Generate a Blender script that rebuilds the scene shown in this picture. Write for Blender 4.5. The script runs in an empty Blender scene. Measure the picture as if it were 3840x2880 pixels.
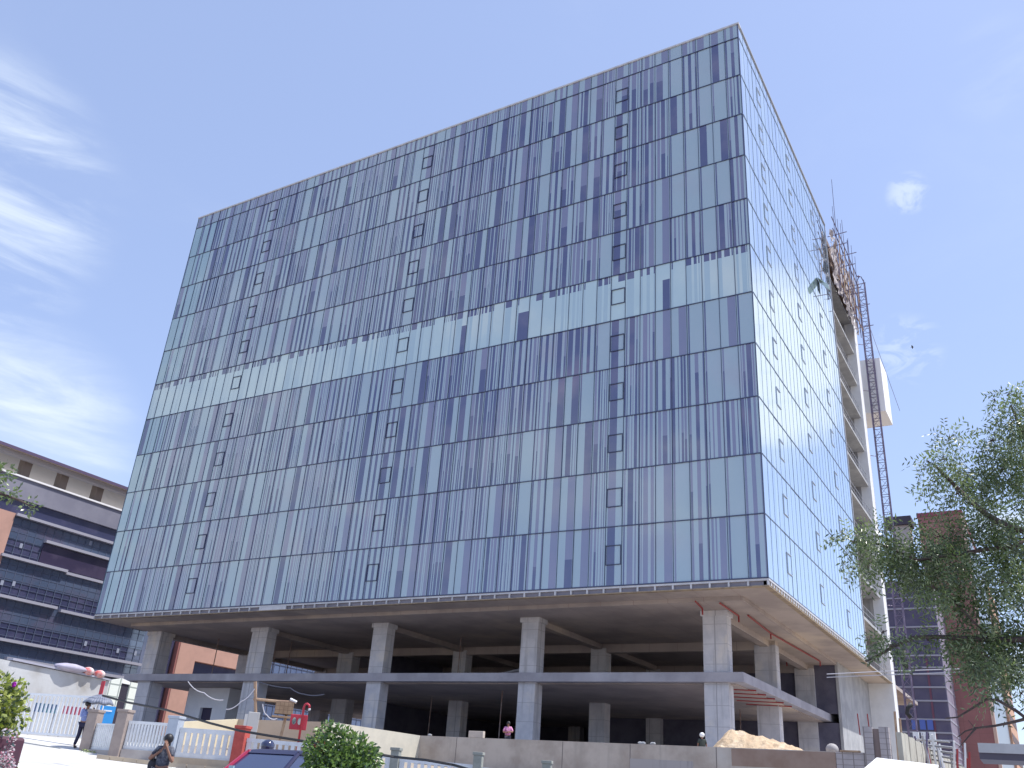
import bpy, bmesh, math, random
from mathutils import Vector, Matrix, Euler, noise
rnd = random.Random(7)
SC = bpy.context.scene
COL = SC.collection
# ------------------------------------------------------------------ camera
FPX = 3310.8254
cam_d = bpy.data.cameras.new('camera'); cam = bpy.data.objects.new('camera', cam_d); COL.objects.link(cam)
CM = Euler((2.00700436, -0.067214494, 0.527041256), 'XYZ').to_matrix()
CP = Vector((14.0682750, -53.2074899, 1.5902234))
cam.matrix_world = Matrix.Translation(CP) @ CM.to_4x4()
cam_d.sensor_width = 36; cam_d.lens = 36*FPX/3840; cam_d.clip_start = 0.1; cam_d.clip_end = 6000
SC.camera = cam
# ------------------------------------------------------------------ sky, sun, exposure
SUN_EL = math.radians(64); SUN_AZ = (0.87, 0.50)
SC.view_settings.view_transform = 'Standard'; SC.view_settings.look = 'None'
SC.view_settings.exposure = 0.55; SC.view_settings.gamma = 1.0
W = bpy.data.worlds.new('World'); SC.world = W; W.use_nodes = True
nt = W.node_tree; nt.nodes.clear()
def nd(t, **k):
    n = nt.nodes.new(t)
    for a, b in k.items(): setattr(n, a, b)
    return n
out = nd('ShaderNodeOutputWorld'); bg = nd('ShaderNodeBackground'); bg.inputs['Strength'].default_value = 0.12
sky = nd('ShaderNodeTexSky', sky_type='NISHITA'); sky.sun_disc = False
sky.sun_elevation = SUN_EL; sky.sun_rotation = math.atan2(SUN_AZ[0], SUN_AZ[1])
sky.air_density = 1.0; sky.dust_density = 0.7; sky.ozone_density = 1.2
tc = nd('ShaderNodeTexCoord')
def ray(u, v):
    return (CM @ Vector(((u-1920)/FPX, -(v-1440)/FPX, -1))).normalized()
def math_n(op, a, b=None, c=None, clamp=False):
    n = nd('ShaderNodeMath', operation=op); n.use_clamp = clamp
    for i, x in enumerate((a, b, c)):
        if x is None: continue
        if isinstance(x, (int, float)): n.inputs[i].default_value = x
        else: nt.links.new(x, n.inputs[i])
    return n.outputs[0]
def cloud_mask(d, rad, soft, gain):
    dp = nd('ShaderNodeVectorMath', operation='DOT_PRODUCT'); nt.links.new(tc.outputs['Generated'], dp.inputs[0])
    dp.inputs[1].default_value = d.normalized()
    mr = nd('ShaderNodeMapRange', interpolation_type='SMOOTHSTEP'); nt.links.new(dp.outputs['Value'], mr.inputs['Value'])
    mr.inputs['From Min'].default_value = math.cos(math.radians(rad+soft)); mr.inputs['From Max'].default_value = math.cos(math.radians(max(rad, 0.01)))
    mr.inputs['To Min'].default_value = 0; mr.inputs['To Max'].default_value = gain
    return mr.outputs[0]
def sky_noise(scale, stretch, detail, rot, lo, hi, dist=0.4):
    mp = nd('ShaderNodeMapping'); nt.links.new(tc.outputs['Generated'], mp.inputs['Vector'])
    mp.inputs['Scale'].default_value = stretch; mp.inputs['Rotation'].default_value = rot
    n = nd('ShaderNodeTexNoise'); nt.links.new(mp.outputs[0], n.inputs['Vector'])
    n.inputs['Scale'].default_value = scale; n.inputs['Detail'].default_value = detail; n.inputs['Roughness'].default_value = 0.6; n.inputs['Distortion'].default_value = dist
    mr = nd('ShaderNodeMapRange', interpolation_type='SMOOTHSTEP'); nt.links.new(n.outputs[0], mr.inputs['Value'])
    mr.inputs['From Min'].default_value = lo; mr.inputs['From Max'].default_value = hi
    return mr.outputs[0]
wisp = sky_noise(5, (1, 1, 4.5), 8, (0.25, 0.5, 0.2), 0.38, 0.72)
puff = sky_noise(9, (1, 1, 2.2), 7, (0, 0, 0), 0.42, 0.62)
m1 = math_n('MULTIPLY', cloud_mask(ray(-200, 720), 3, 6.5, 0.85), wisp)
m2 = math_n('MULTIPLY', cloud_mask(ray(0, 1690), 2, 6.5, 0.9), math_n('ADD', math_n('MULTIPLY', wisp, 0.7), 0.25))
fine = sky_noise(26, (1, 1, 1.8), 6, (0.4, 0, 0.3), 0.46, 0.64, 0.9)
m3 = math_n('MULTIPLY', cloud_mask(ray(3405, 725), 0.1, 1.3, 0.45), fine)
m4 = math_n('MULTIPLY', cloud_mask(ray(3800, 2230), 2.0, 3.5, 1.3), puff)
m5 = math_n('MULTIPLY', cloud_mask(ray(3400, 1310), 0.2, 2.2, 0.3), fine)
m6 = math_n('MULTIPLY', cloud_mask(Vector((0.24, 0.92, 0.47)), 3.0, 4.0, 1.1), sky_noise(4, (1, 1, 5), 5, (0, 0, 0), 0.25, 0.6))
m7 = math_n('MULTIPLY', sky_noise(2.2, (1, 1, 2.5), 6, (0.3, 0.2, 0), 0.5, 0.9), 0.12)
m8 = math_n('MULTIPLY', cloud_mask(ray(3750, 260), 0.3, 3.0, 0.15), wisp)
tot = m1
refl = [(2050, 1720, 2.0, 4, .8), (2480, 1850, 1.5, 3.5, .8), (850, 1880, 4, 6, .7), (1450, 1950, 3, 5, .6), (1450, 880, 3, 6, .5), (880, 1420, 3, 5, .9), (700, 2150, 4, 6, .6)]
rmask = None
for (u_, v_, a_, b_, g_) in refl:
    d_ = ray(u_, v_); c_ = cloud_mask(Vector((d_.x, -d_.y, d_.z)), a_, b_, g_); rmask = c_ if rmask is None else math_n('ADD', rmask, c_)
m9 = math_n('MULTIPLY', rmask, math_n('ADD', math_n('MULTIPLY', puff, 0.6), 0.4))
for m in (m2, m3, m4, m5, m6, m7, m8, m9): tot = math_n('ADD', tot, m)
tot = math_n('MINIMUM', tot, 0.97)
tint = nd('ShaderNodeMix', data_type='RGBA', blend_type='MULTIPLY'); tint.inputs['Factor'].default_value = 1.0
nt.links.new(sky.outputs[0], tint.inputs['A']); tint.inputs['B'].default_value = (1.20, 1.14, 1.22, 1)
# thin high haze, whitish lavender
hz = nd('ShaderNodeMix', data_type='RGBA'); hz.inputs['Factor'].default_value = 0.40
nt.links.new(tint.outputs['Result'], hz.inputs['A']); hz.inputs['B'].default_value = (3.5, 4.35, 6.6, 1)
mx = nd('ShaderNodeMix', data_type='RGBA'); nt.links.new(tot, mx.inputs['Factor'])
nt.links.new(hz.outputs['Result'], mx.inputs['A']); mx.inputs['B'].default_value = (5.6, 6.2, 6.9, 1)
nt.links.new(mx.outputs['Result'], bg.inputs['Color']); nt.links.new(bg.outputs[0], out.inputs[0])
sd = bpy.data.lights.new('sun', 'SUN'); sd.energy = 3.9; sd.angle = math.radians(0.53); sd.color = (1.0, 0.96, 0.90)
sun = bpy.data.objects.new('sun', sd); COL.objects.link(sun)
sv = Vector((SUN_AZ[0]*math.cos(SUN_EL), SUN_AZ[1]*math.cos(SUN_EL), math.sin(SUN_EL)))
sun.rotation_euler = sv.to_track_quat('Z', 'Y').to_euler(); sun.location = (0, 0, 120)
# ------------------------------------------------------------------ survey helpers: photo ray -> point in the world
def hit(u, v, ax, val):
    d = ray(u, v); return CP + d*((val-CP[ax])/d[ax])
def PX(u, v, x): return hit(u, v, 0, x)
def PY(u, v, y): return hit(u, v, 1, y)
def PZ(u, v, z): return hit(u, v, 2, z)
def PD(u, v, r):
    d = ray(u, v); return CP + d*(r/math.hypot(d.x, d.y))
def g(x, y):
    r = math.hypot(x-CP.x, y-CP.y)
    a = math.atan2(-(x-CP.x), y-CP.y)         # bearing to the left of +y
    k = 0.0013 + 0.00011*math.exp(-((a-math.radians(43))/0.13)**2)
    return k*r*r if r < 44 else min(k*44*44 + (r-44)*0.018, 3.4)
# ------------------------------------------------------------------ materials
MATS = {}
def mat(name, c, rough=0.75, metal=0.0, c2=None, sc=3.0, amt=0.5, bump=0.0, bsc=None, spec=None, streak=0.0, c3=None, coat=0.0, detail=6, lines=None, emit=None):
    if name in MATS: return MATS[name]
    m = bpy.data.materials.new(name); m.use_nodes = True; t = m.node_tree; N = t.nodes; L = t.links
    b = N['Principled BSDF']
    b.inputs['Roughness'].default_value = rough; b.inputs['Metallic'].default_value = metal
    if spec is not None: b.inputs['Specular IOR Level'].default_value = spec
    if coat: b.inputs['Coat Weight'].default_value = coat
    geo = N.new('ShaderNodeTexCoord'); P = geo.outputs['Object']
    def noi(s, d=6, mp=None):
        n = N.new('ShaderNodeTexNoise'); n.inputs['Scale'].default_value = s; n.inputs['Detail'].default_value = d; n.inputs['Roughness'].default_value = .62
        if mp:
            q = N.new('ShaderNodeMapping'); q.inputs['Scale'].default_value = mp; L.new(P, q.inputs[0]); L.new(q.outputs[0], n.inputs['Vector'])
        else: L.new(P, n.inputs['Vector'])
        return n.outputs[0]
    def ramp(x, lo, hi):
        r = N.new('ShaderNodeMapRange'); r.interpolation_type = 'SMOOTHSTEP'; L.new(x, r.inputs[0]); r.inputs['From Min'].default_value = lo; r.inputs['From Max'].default_value = hi; return r.outputs[0]
    def mix(f, a, bb):
        x = N.new('ShaderNodeMix'); x.data_type = 'RGBA'
        if isinstance(f, float): x.inputs['Factor'].default_value = f
        else: L.new(f, x.inputs['Factor'])
        for s, k in ((a, 'A'), (bb, 'B')):
            if isinstance(s, tuple): x.inputs[k].default_value = (*s, 1)
            else: L.new(s, x.inputs[k])
        return x.outputs['Result']
    cur = tuple(c)
    if c2:
        lo = 0.5-0.18/max(amt, .2); cur = mix(ramp(noi(sc, detail), 0.36, 0.66), cur, tuple(c2))
    if c3: cur = mix(ramp(noi(sc*0.37, 4), 0.52, 0.68), cur, tuple(c3))
    if streak:
        dark = tuple(x*(1-streak) for x in c)
        cur = mix(ramp(noi(1.0, 5, (2.2, 2.2, 0.16)), 0.52, 0.74), cur, dark)
    if lines:  # (axis scale vector, colour, width)
        sv3, lc, w = lines
        q = N.new('ShaderNodeMapping'); q.inputs['Scale'].default_value = sv3; L.new(P, q.inputs[0])
        if sv3[2] > .001:
            sx = N.new('ShaderNodeSeparateXYZ'); L.new(q.outputs[0], sx.inputs[0]); ad = N.new('ShaderNodeMath'); L.new(sx.outputs[0], ad.inputs[0]); L.new(sx.outputs[1], ad.inputs[1])
            q = N.new('ShaderNodeCombineXYZ'); L.new(ad.outputs[0], q.inputs[0]); L.new(sx.outputs[2], q.inputs[1])
        br = N.new('ShaderNodeTexBrick'); L.new(q.outputs[0], br.inputs['Vector'])
        br.inputs['Scale'].default_value = 1; br.inputs['Mortar Size'].default_value = w; br.inputs['Brick Width'].default_value = 1; br.inputs['Row Height'].default_value = 1; br.offset = 0
        br.inputs['Mortar Smooth'].default_value = 0.3
        cur = mix(br.outputs['Fac'], cur, lc)
    if isinstance(cur, tuple): b.inputs['Base Color'].default_value = (*cur, 1)
    else: L.new(cur, b.inputs['Base Color'])
    if bump:
        bp = N.new('ShaderNodeBump'); bp.inputs['Strength'].default_value = 1.0; bp.inputs['Distance'].default_value = bump
        L.new(noi(bsc or sc*4, 8), bp.inputs['Height']); L.new(bp.outputs[0], b.inputs['Normal'])
    if emit:
        b.inputs['Emission Color'].default_value = (*emit[0], 1); b.inputs['Emission Strength'].default_value = emit[1]
    MATS[name] = m; return m
def glassy(name, c, c2, rough, spec_ior, refl, sc=0.35, wav=0.004, tintc=(1, 1, 1), c3=None, thr=(0.45, 0.65), thr3=(0.6, 0.72), sc3=0.12, base_refl=0.12, rain=0.0):
    """coated architectural glass: dark interior / ceramic frit seen under a mirror coating"""
    m = bpy.data.materials.new(name); m.use_nodes = True; t = m.node_tree; N = t.nodes; L = t.links
    N.remove(N['Principled BSDF']); o = N['Material Output']
    tcn = N.new('ShaderNodeTexCoord'); P = tcn.outputs['Object']
    def noi(s, mp, d=5):
        q = N.new('ShaderNodeMapping'); q.inputs['Scale'].default_value = mp; L.new(P, q.inputs[0])
        n = N.new('ShaderNodeTexNoise'); n.inputs['Scale'].default_value = s; n.inputs['Detail'].default_value = d; L.new(q.outputs[0], n.inputs['Vector']); return n.outputs[0]
    def ramp(x, lo, hi):
        r = N.new('ShaderNodeMapRange'); r.interpolation_type = 'SMOOTHSTEP'; L.new(x, r.inputs[0]); r.inputs['From Min'].default_value = lo; r.inputs['From Max'].default_value = hi; return r.outputs[0]
    mx = N.new('ShaderNodeMix'); mx.data_type = 'RGBA'; L.new(ramp(noi(sc, (1, 1, 1)), *thr), mx.inputs['Factor'])
    mx.inputs['A'].default_value = (*c, 1); mx.inputs['B'].default_value = (*c2, 1); cur = mx.outputs['Result']
    if c3:
        m3 = N.new('ShaderNodeMix'); m3.data_type = 'RGBA'; L.new(ramp(noi(sc3, (1, 1, 1.4)), *thr3), m3.inputs['Factor'])
        L.new(cur, m3.inputs['A']); m3.inputs['B'].default_value = (*c3, 1); cur = m3.outputs['Result']
    df = N.new('ShaderNodeBsdfDiffuse'); L.new(cur, df.inputs['Color'])
    gl = N.new('ShaderNodeBsdfGlossy'); gl.inputs['Roughness'].default_value = rough; gl.inputs['Color'].default_value = (*tintc, 1)
    bp = N.new('ShaderNodeBump'); bp.inputs['Distance'].default_value = wav; L.new(noi(0.55, (1, 1, 0.6), 2), bp.inputs['Height']); L.new(bp.outputs[0], gl.inputs['Normal'])
    fr = N.new('ShaderNodeFresnel'); fr.inputs['IOR'].default_value = spec_ior
    ml = N.new('ShaderNodeMath'); ml.operation = 'MULTIPLY_ADD'; ml.use_clamp = True
    L.new(fr.outputs[0], ml.inputs[0]); ml.inputs[1].default_value = refl; ml.inputs[2].default_value = base_refl
    ms = N.new('ShaderNodeMixShader'); L.new(ml.outputs[0], ms.inputs[0]); L.new(df.outputs[0], ms.inputs[1]); L.new(gl.outputs[0], ms.inputs[2])
    L.new(ms.outputs[0], o.inputs[0]); MATS[name] = m; return m
FRIT = glassy('fritted_glass', (0.345, 0.445, 0.505), (0.37, 0.455, 0.52), 0.06, 1.5, 0.95, sc=0.2, tintc=(.90, .98, 1), c3=(0.36, 0.37, 0.44), thr3=(0.55, 0.75), sc3=0.09, base_refl=0.10)
CLEAR = glassy('clear_glass', (0.06, 0.06, 0.165), (0.125, 0.11, 0.205), 0.02, 1.5, 0.95, sc=0.28, tintc=(.86, .94, 1), c3=(0.28, 0.20, 0.27), thr3=(0.58, 0.80), sc3=0.10, base_refl=0.10)
MID = glassy('half_fritted_glass', (0.18, 0.185, 0.295), (0.205, 0.195, 0.305), 0.04, 1.5, 0.95, sc=0.3, tintc=(.9, .95, 1), base_refl=0.12)
PALE = glassy('pale_backed_glass', (0.46, 0.61, 0.65), (0.50, 0.65, 0.67), 0.06, 1.5, 0.9, sc=0.25, c3=(0.60, 0.70, 0.68), thr3=(0.5, 0.7), sc3=0.07, base_refl=0.10)
GREEN = glassy('greenish_corner_glass', (0.27, 0.42, 0.48), (0.31, 0.46, 0.53), 0.05, 1.5, 0.9, sc=0.4, base_refl=0.12)
SIDEG = glassy('side_clear_glass', (0.24, 0.32, 0.44), (0.28, 0.36, 0.48), 0.02, 1.6, 0.9, sc=0.3, tintc=(.93, .97, 1), base_refl=0.54, wav=0.006)  # side glass: paler copies of the front glass, bright sky sheen put into colour
SIDEF = glassy('side_fritted_glass', (0.42, 0.52, 0.57), (0.46, 0.55, 0.60), 0.04, 1.6, 0.9, sc=0.3, tintc=(.95, 1, 1), base_refl=0.46, wav=0.006)
MULL = mat('dark_mullion', (0.07, 0.085, 0.15), 0.45, 0.3)
SMULL = mat('side_mullion', (0.17, 0.23, 0.33), 0.4, 0.1)
SVENT = mat('side_vent_frame', (0.42, 0.50, 0.62), 0.4, 0.1)
WHITE = mat('white_aluminium', (0.62, 0.62, 0.64), 0.4, c2=(0.5, 0.5, 0.52), sc=1.5)
RECESS = mat('grey_backing', (0.20, 0.20, 0.25), 0.7, c2=(0.26, 0.25, 0.3), sc=0.8)
CONC = mat('raw_concrete', (0.34, 0.34, 0.35), 0.9, c2=(0.26, 0.26, 0.28), sc=0.9, bump=0.01, bsc=6, streak=0.35, c3=(0.42, 0.41, 0.40))
CONCL = mat('pale_concrete_wall', (0.44, 0.45, 0.46), 0.9, c2=(0.33, 0.34, 0.36), sc=0.6, bump=0.008, bsc=7, streak=0.35)
SOFF = mat('stained_formwork_concrete', (0.46, 0.40, 0.375), 0.95, c2=(0.34, 0.295, 0.285), sc=0.25, bump=0.02, bsc=3, c3=(0.56, 0.48, 0.41), lines=((0.41, 1.64, 0.0001), (0.34, 0.27, 0.25), 0.010))
SLABE = mat('slab_edge_concrete', (0.42, 0.41, 0.45), 0.9, c2=(0.33, 0.32, 0.36), sc=0.5, bump=0.012, bsc=5, c3=(0.50, 0.50, 0.54))
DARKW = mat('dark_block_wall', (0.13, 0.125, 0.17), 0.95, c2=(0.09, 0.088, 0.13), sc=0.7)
REDP = mat('red_pipe_paint', (0.30, 0.03, 0.03), 0.5)
RED = mat('red_paint', (0.50, 0.035, 0.06), 0.45, c2=(0.42, 0.03, 0.05), sc=6)
WPAINT = mat('white_paint', (0.70, 0.72, 0.74), 0.6, c2=(0.60, 0.62, 0.64), sc=2.5, bump=0.002, bsc=20)
WPLAST = mat('white_plaster', (0.78, 0.79, 0.80), 0.8, c2=(0.70, 0.71, 0.72), sc=0.6)
STEEL = mat('painted_steel', (0.15, 0.125, 0.20), 0.5, 0.3)
RAIL = mat('galvanised_rail', (0.40, 0.40, 0.42), 0.5, 0.5)
BAMBOO = mat('bamboo', (0.42, 0.30, 0.20), 0.8, c2=(0.30, 0.20, 0.14), sc=3)
BLACK = mat('black_rubber', (0.02, 0.02, 0.022), 0.6)
# ------------------------------------------------------------------ object helpers
WM = {}
def tag(o, label=None, cat=None, group=None, kind=None):
    if label: o['label'] = label
    if cat: o['category'] = cat
    if group: o['group'] = group
    if kind: o['kind'] = kind
    return o
def empty(name, loc, label=None, cat=None, group=None, rz=0.0, parent=None):
    o = bpy.data.objects.new(name, None); COL.objects.link(o); o.empty_display_size = 0.3
    o.location = loc; o.rotation_euler = (0, 0, rz)
    WM[o] = Matrix.Translation(Vector(loc)) @ Matrix.Rotation(rz, 4, 'Z')
    return tag(o, label, cat, group)
class MB:
    def __init__(s): s.v = []; s.f = []; s.m = []
    def quad(s, a, b, c, d, mi=0):
        n = len(s.v); s.v += [tuple(a), tuple(b), tuple(c), tuple(d)]; s.f.append((n, n+1, n+2, n+3)); s.m.append(mi); return s
    def tri(s, a, b, c, mi=0):
        n = len(s.v); s.v += [tuple(a), tuple(b), tuple(c)]; s.f.append((n, n+1, n+2)); s.m.append(mi)
    def box(s, x0, y0, z0, x1, y1, z1, mi=0):
        n = len(s.v)
        s.v += [(x, y, z) for z in (z0, z1) for x, y in ((x0, y0), (x1, y0), (x1, y1), (x0, y1))]
        for f in ((0, 3, 2, 1), (4, 5, 6, 7), (0, 1, 5, 4), (1, 2, 6, 5), (2, 3, 7, 6), (3, 0, 4, 7)): s.f.append(tuple(n+i for i in f)); s.m.append(mi)
        return s
    def obox(s, a, b, w, z0, z1, mi=0, z0b=None, z1b=None):
        """upright wall strip from a to b (xy), thickness w"""
        a = Vector(a[:2]); b = Vector(b[:2]); d = (b-a).normalized(); n_ = Vector((-d.y, d.x))*w/2
        z0b = z0 if z0b is None else z0b; z1b = z1 if z1b is None else z1b
        n = len(s.v); pts = [a-n_, b-n_, b+n_, a+n_]; lo = [z0, z0b, z0b, z0]; hi = [z1, z1b, z1b, z1]
        s.v += [(p.x, p.y, z) for p, z in zip(pts, lo)] + [(p.x, p.y, z) for p, z in zip(pts, hi)]
        for f in ((0, 3, 2, 1), (4, 5, 6, 7), (0, 1, 5, 4), (1, 2, 6, 5), (2, 3, 7, 6), (3, 0, 4, 7)): s.f.append(tuple(n+i for i in f)); s.m.append(mi)
        return s
    def tube(s, pts, r, k=6, mi=0, r2=None):
        pts = [Vector(p) for p in pts]; r2 = r if r2 is None else r2; base = len(s.v); L = len(pts)
        for i, p in enumerate(pts):
            d = (pts[min(i+1, L-1)]-pts[max(i-1, 0)]).normalized()
            u = d.orthogonal().normalized() if i == 0 else (u - d*u.dot(d)).normalized()
            w = d.cross(u); rr = r+(r2-r)*i/(L-1)
            for j in range(k):
                a = 2*math.pi*j/k; s.v.append(tuple(p+(u*math.cos(a)+w*math.sin(a))*rr))
        for i in range(L-1):
            for j in range(k):
                s.f.append((base+i*k+j, base+i*k+(j+1) % k, base+(i+1)*k+(j+1) % k, base+(i+1)*k+j)); s.m.append(mi)
        s.f.append(tuple(base+j for j in range(k))[::-1]); s.m.append(mi)
        s.f.append(tuple(base+(L-1)*k+j for j in range(k))); s.m.append(mi)
        return s
    def loft(s, rings, mi=0, caps=True):
        n = len(s.v); k = len(rings[0])
        for r in rings: s.v += [tuple(p) for p in r]
        for i in range(len(rings)-1):
            for j in range(k): s.f.append((n+i*k+j, n+i*k+(j+1) % k, n+(i+1)*k+(j+1) % k, n+(i+1)*k+j)); s.m.append(mi)
        if caps:
            s.f.append(tuple(n+j for j in range(k))[::-1]); s.m.append(mi)
            s.f.append(tuple(n+(len(rings)-1)*k+j for j in range(k))); s.m.append(mi)
        return s
    def ball(s, c, r, seg=10, ring=7, sc=(1, 1, 1), mi=0, jit=0):
        n = len(s.v); c = Vector(c)
        for i in range(ring+1):
            t = math.pi*i/ring
            for j in range(seg):
                a = 2*math.pi*j/seg; q = 1+(rnd.uniform(-jit, jit) if jit else 0)
                s.v.append((c.x+r*sc[0]*q*math.sin(t)*math.cos(a), c.y+r*sc[1]*q*math.sin(t)*math.sin(a), c.z+r*sc[2]*q*math.cos(t)))
        for i in range(ring):
            for j in range(seg): s.f.append((n+i*seg+j, n+(i+1)*seg+j, n+(i+1)*seg+(j+1) % seg, n+i*seg+(j+1) % seg)); s.m.append(mi)
        return s
    def build(s, name, mats, parent=None, local=False, smooth=False, bevel=0, label=None, origin=None):
        if not isinstance(mats, (list, tuple)): mats = [mats]
        me = bpy.data.meshes.new(name)
        vs = s.v
        if origin is not None:
            vs = [(x-origin[0], y-origin[1], z-origin[2]) for x, y, z in vs]
        me.from_pydata(vs, [], s.f); me.update()
        for m in mats: me.materials.append(m)
        if len(mats) > 1:
            me.polygons.foreach_set('material_index', s.m)
        if smooth: me.polygons.foreach_set('use_smooth', [True]*len(me.polygons))
        o = bpy.data.objects.new(name, me); COL.objects.link(o)
        wm = Matrix.Identity(4)
        if parent is not None:
            o.parent = parent
            if local: wm = WM[parent].copy()
            else: o.matrix_parent_inverse = WM[parent].inverted()
        elif origin is not None:
            o.location = origin; wm = Matrix.Translation(Vector(origin))
        WM[o] = wm
        if bevel:
            b = o.modifiers.new('bevel', 'BEVEL'); b.width = bevel; b.segments = 2; b.limit_method = 'ANGLE'
        if label: o['label'] = label
        return o
def copy_tree(o, parent=None):
    c = o.copy(); COL.objects.link(c)
    if parent is not None: c.parent = parent
    WM[c] = WM.get(o, Matrix.Identity(4))
    for ch in list(o.children): copy_tree(ch, c)
    return c
# ================================================================== GROUND
rings = [0, 1.5, 3, 5, 7, 9, 11, 13, 15, 17, 19, 21, 23, 25, 27, 28.5, 30, 31.5, 33, 34.5, 36, 37, 38, 39.5, 41, 42.5, 44, 46, 50, 56, 64, 75, 90, 110, 140, 200, 320, 600, 1200, 3000]
NT = 240
def gp(i, j):
    a = 2*math.pi*j/NT; x = CP.x-rings[i]*math.sin(a); y = CP.y+rings[i]*math.cos(a); return (x, y, g(x, y))
gb, rb, ab = MB(), MB(), MB()
for i in range(len(rings)-1):
    for j in range(NT):
        deg = (j+0.5)*360/NT; rm = (rings[i]+rings[i+1])/2
        dd = deg if deg < 180 else deg-360
        if 49.5 < dd < 72 and 24 < rm < 50: t = ab
        elif 8 < rm < 36 and -40 < dd < 90: t = rb
        else: t = gb
        if i == 0: t.tri(gp(0, 0), gp(1, j), gp(1, j+1))
        else: t.quad(gp(i, j), gp(i+1, j), gp(i+1, j+1), gp(i, j+1))
DIRT = mat('dusty_ground', (0.34, 0.29, 0.23), 0.95, c2=(0.26, 0.22, 0.18), sc=0.35, bump=0.03, bsc=3)
ROADM = mat('worn_asphalt', (0.22, 0.23, 0.26), 0.9, c2=(0.27, 0.28, 0.31), sc=0.6, bump=0.01, bsc=14)
APRON = mat('bleached_concrete', (0.60, 0.60, 0.59), 0.9, c2=(0.46, 0.455, 0.44), sc=0.5, bump=0.015, bsc=6, c3=(0.68, 0.67, 0.65), lines=((.35, .35, .0001), (.42, .41, .40), .012))
tag(gb.build('ground', DIRT, smooth=True), kind='structure')
tag(rb.build('road', ROADM, smooth=True), kind='structure')
tag(ab.build('pavement', APRON, smooth=True), kind='structure')
# raised building plot behind the retaining walls
pl = MB(); pl.box(-66, -11.2, 0, 7.6, 47, 3.6); pl.box(-22.6, -18.2, 0, -16.5, -11.2, 3.6-0.004)
tag(pl.build('site_ground', mat('site_earth', (0.42, 0.37, 0.32), 0.95, c2=(0.34, 0.30, 0.26), sc=0.5, bump=0.03, bsc=4)), kind='structure')
# ================================================================== MAIN BUILDING
FW, SD, ZB, FH, NF = 63.74, 30.75, 14.5, 4.0, 11
ZT = 59.92; PW = FW/53; SW = SD/26
BLD = empty('office_building', (-30, 20, 3.6), 'huge glass-clad office block under construction, raised on bare concrete columns', 'building')
ZF = [ZB+FH*k for k in range(NF+1)]
def stripes(seed, w, dens):
    r = random.Random(seed); out = []; x = 0.0
    f_ = 1.0 if dens > 1.05 else 0.8
    kind = r.random()
    if kind < 0.10: return [(0, w*0.84, 0), (w*0.84, w*0.93, 1), (w*0.93, w, 0)]
    if kind < 0.24: return [(0, w*0.05, 0), (w*0.05, w*0.52, r.choice((1, 2))), (w*0.52, w, 0)]
    if kind < 0.34: return [(0, w*0.42, 0), (w*0.42, w*0.9, 1), (w*0.9, w, 0)]
    if kind < 0.46: return [(0, w*0.10, 1), (w*0.10, w*0.36, 0), (w*0.36, w*0.58, 1), (w*0.58, w*0.84, 0), (w*0.84, w*0.96, 1), (w*0.96, w, 0)]
    while x < w-0.01:
        a = r.uniform(0.05, 0.22)*f_; b = r.choice((0.06, 0.09, 0.14, 0.20, 0.30, 0.36))*dens*f_
        e = min(w, x+a); out.append((x, e, 0)); x = e
        if x >= w-0.05: break
        e = min(w-0.02, x+b); out.append((x, e, 1 if r.random() < 0.72 else 2)); x = e
    if out and out[-1][1] < w: out.append((out[-1][1], w, 0))
    return out
fcol = [random.Random(300+i).randint(0, 10**6) for i in range(60)]
VF, VS = (8, 25, 42), (4, 12, 20)
def front_panel(i, k, mb):
    """panel i counted from the right corner, floor k from below"""
    x1 = -i*PW; x0 = x1-PW; z0 = ZF[k]; z1 = ZF[k+1] if k < NF else ZT
    r = random.Random(i*97+k*13)
    seed = fcol[i]+(k//2 if r.random() < 0.45 else 0)+(99 if k == 5 else 0)+(r.randint(0, 9) if r.random() < 0.25 else 0)
    yj0, yj1, yt = (r.uniform(-.011, .011) for _ in range(3))
    def q(a, b, za, zb, m):
        def yy(x, z): return yj0*(1-(x-x0)/PW)+yj1*(x-x0)/PW+yt*(z-z0)/4
        mb.quad((a, yy(a, za), za), (b, yy(b, za), za), (b, yy(b, zb), zb), (a, yy(a, zb), zb), m)
    dens = 1.0 if (i > 14) else 1.15
    st = stripes(seed, PW, dens)
    leftc = i >= 50
    for a, b, m in st:
        xa, xb = x1-b, x1-a
        if k == 5:
            if i in (5, 15, 20) and a < PW*.35 < b+.25: q(xa, xb, z0, z0+2.6, 1); q(xa, xb, z0+2.6, z1, 3)
            elif m == 0: q(xa, xb, z0, z1, 3)
            else:
                zz = z0+3.35
                q(xa, xb, z0, zz, 4 if m == 1 else 3); q(xa, xb, zz, z1, 1)
        elif k == NF: q(xa, xb, z0, z1, 0 if m == 0 else 2)
        elif leftc and (m == 0 or r.random() < 0.7): q(xa, xb, z0, z1, 5)
        elif k <= 1 and m == 1 and r.random() < 0.45: q(xa, xb, z0, z1, 2)
        elif m == 1 and r.random() < 0.35:
            zz = z0+r.uniform(1.6, 2.6); q(xa, xb, z0, zz, 1); q(xa, xb, zz, z1, 2)
        else: q(xa, xb, z0, z1, m)
def side_panel(i, k, mb):
    y0 = i*SW; y1 = y0+SW; z0 = ZF[k]; z1 = ZF[k+1] if k < NF else ZT
    r = random.Random(i*71+k*5+9)
    xj0, xj1, xt = (r.uniform(-.005, .005) for _ in range(3))
    st = stripes(fcol[i+20]+(k//3), SW, 1.0)
    for a, b, m in st:
        ya, yb = y0+a, y0+b
        def xx(y, z): return xj0*(1-(y-y0)/SW)+xj1*(y-y0)/SW+xt*(z-z0)/4
        mb.quad((xx(ya, z0), ya, z0), (xx(yb, z0), yb, z0), (xx(yb, z1), yb, z1), (xx(ya, z1), ya, z1), 0 if m == 0 else 1)
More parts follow.
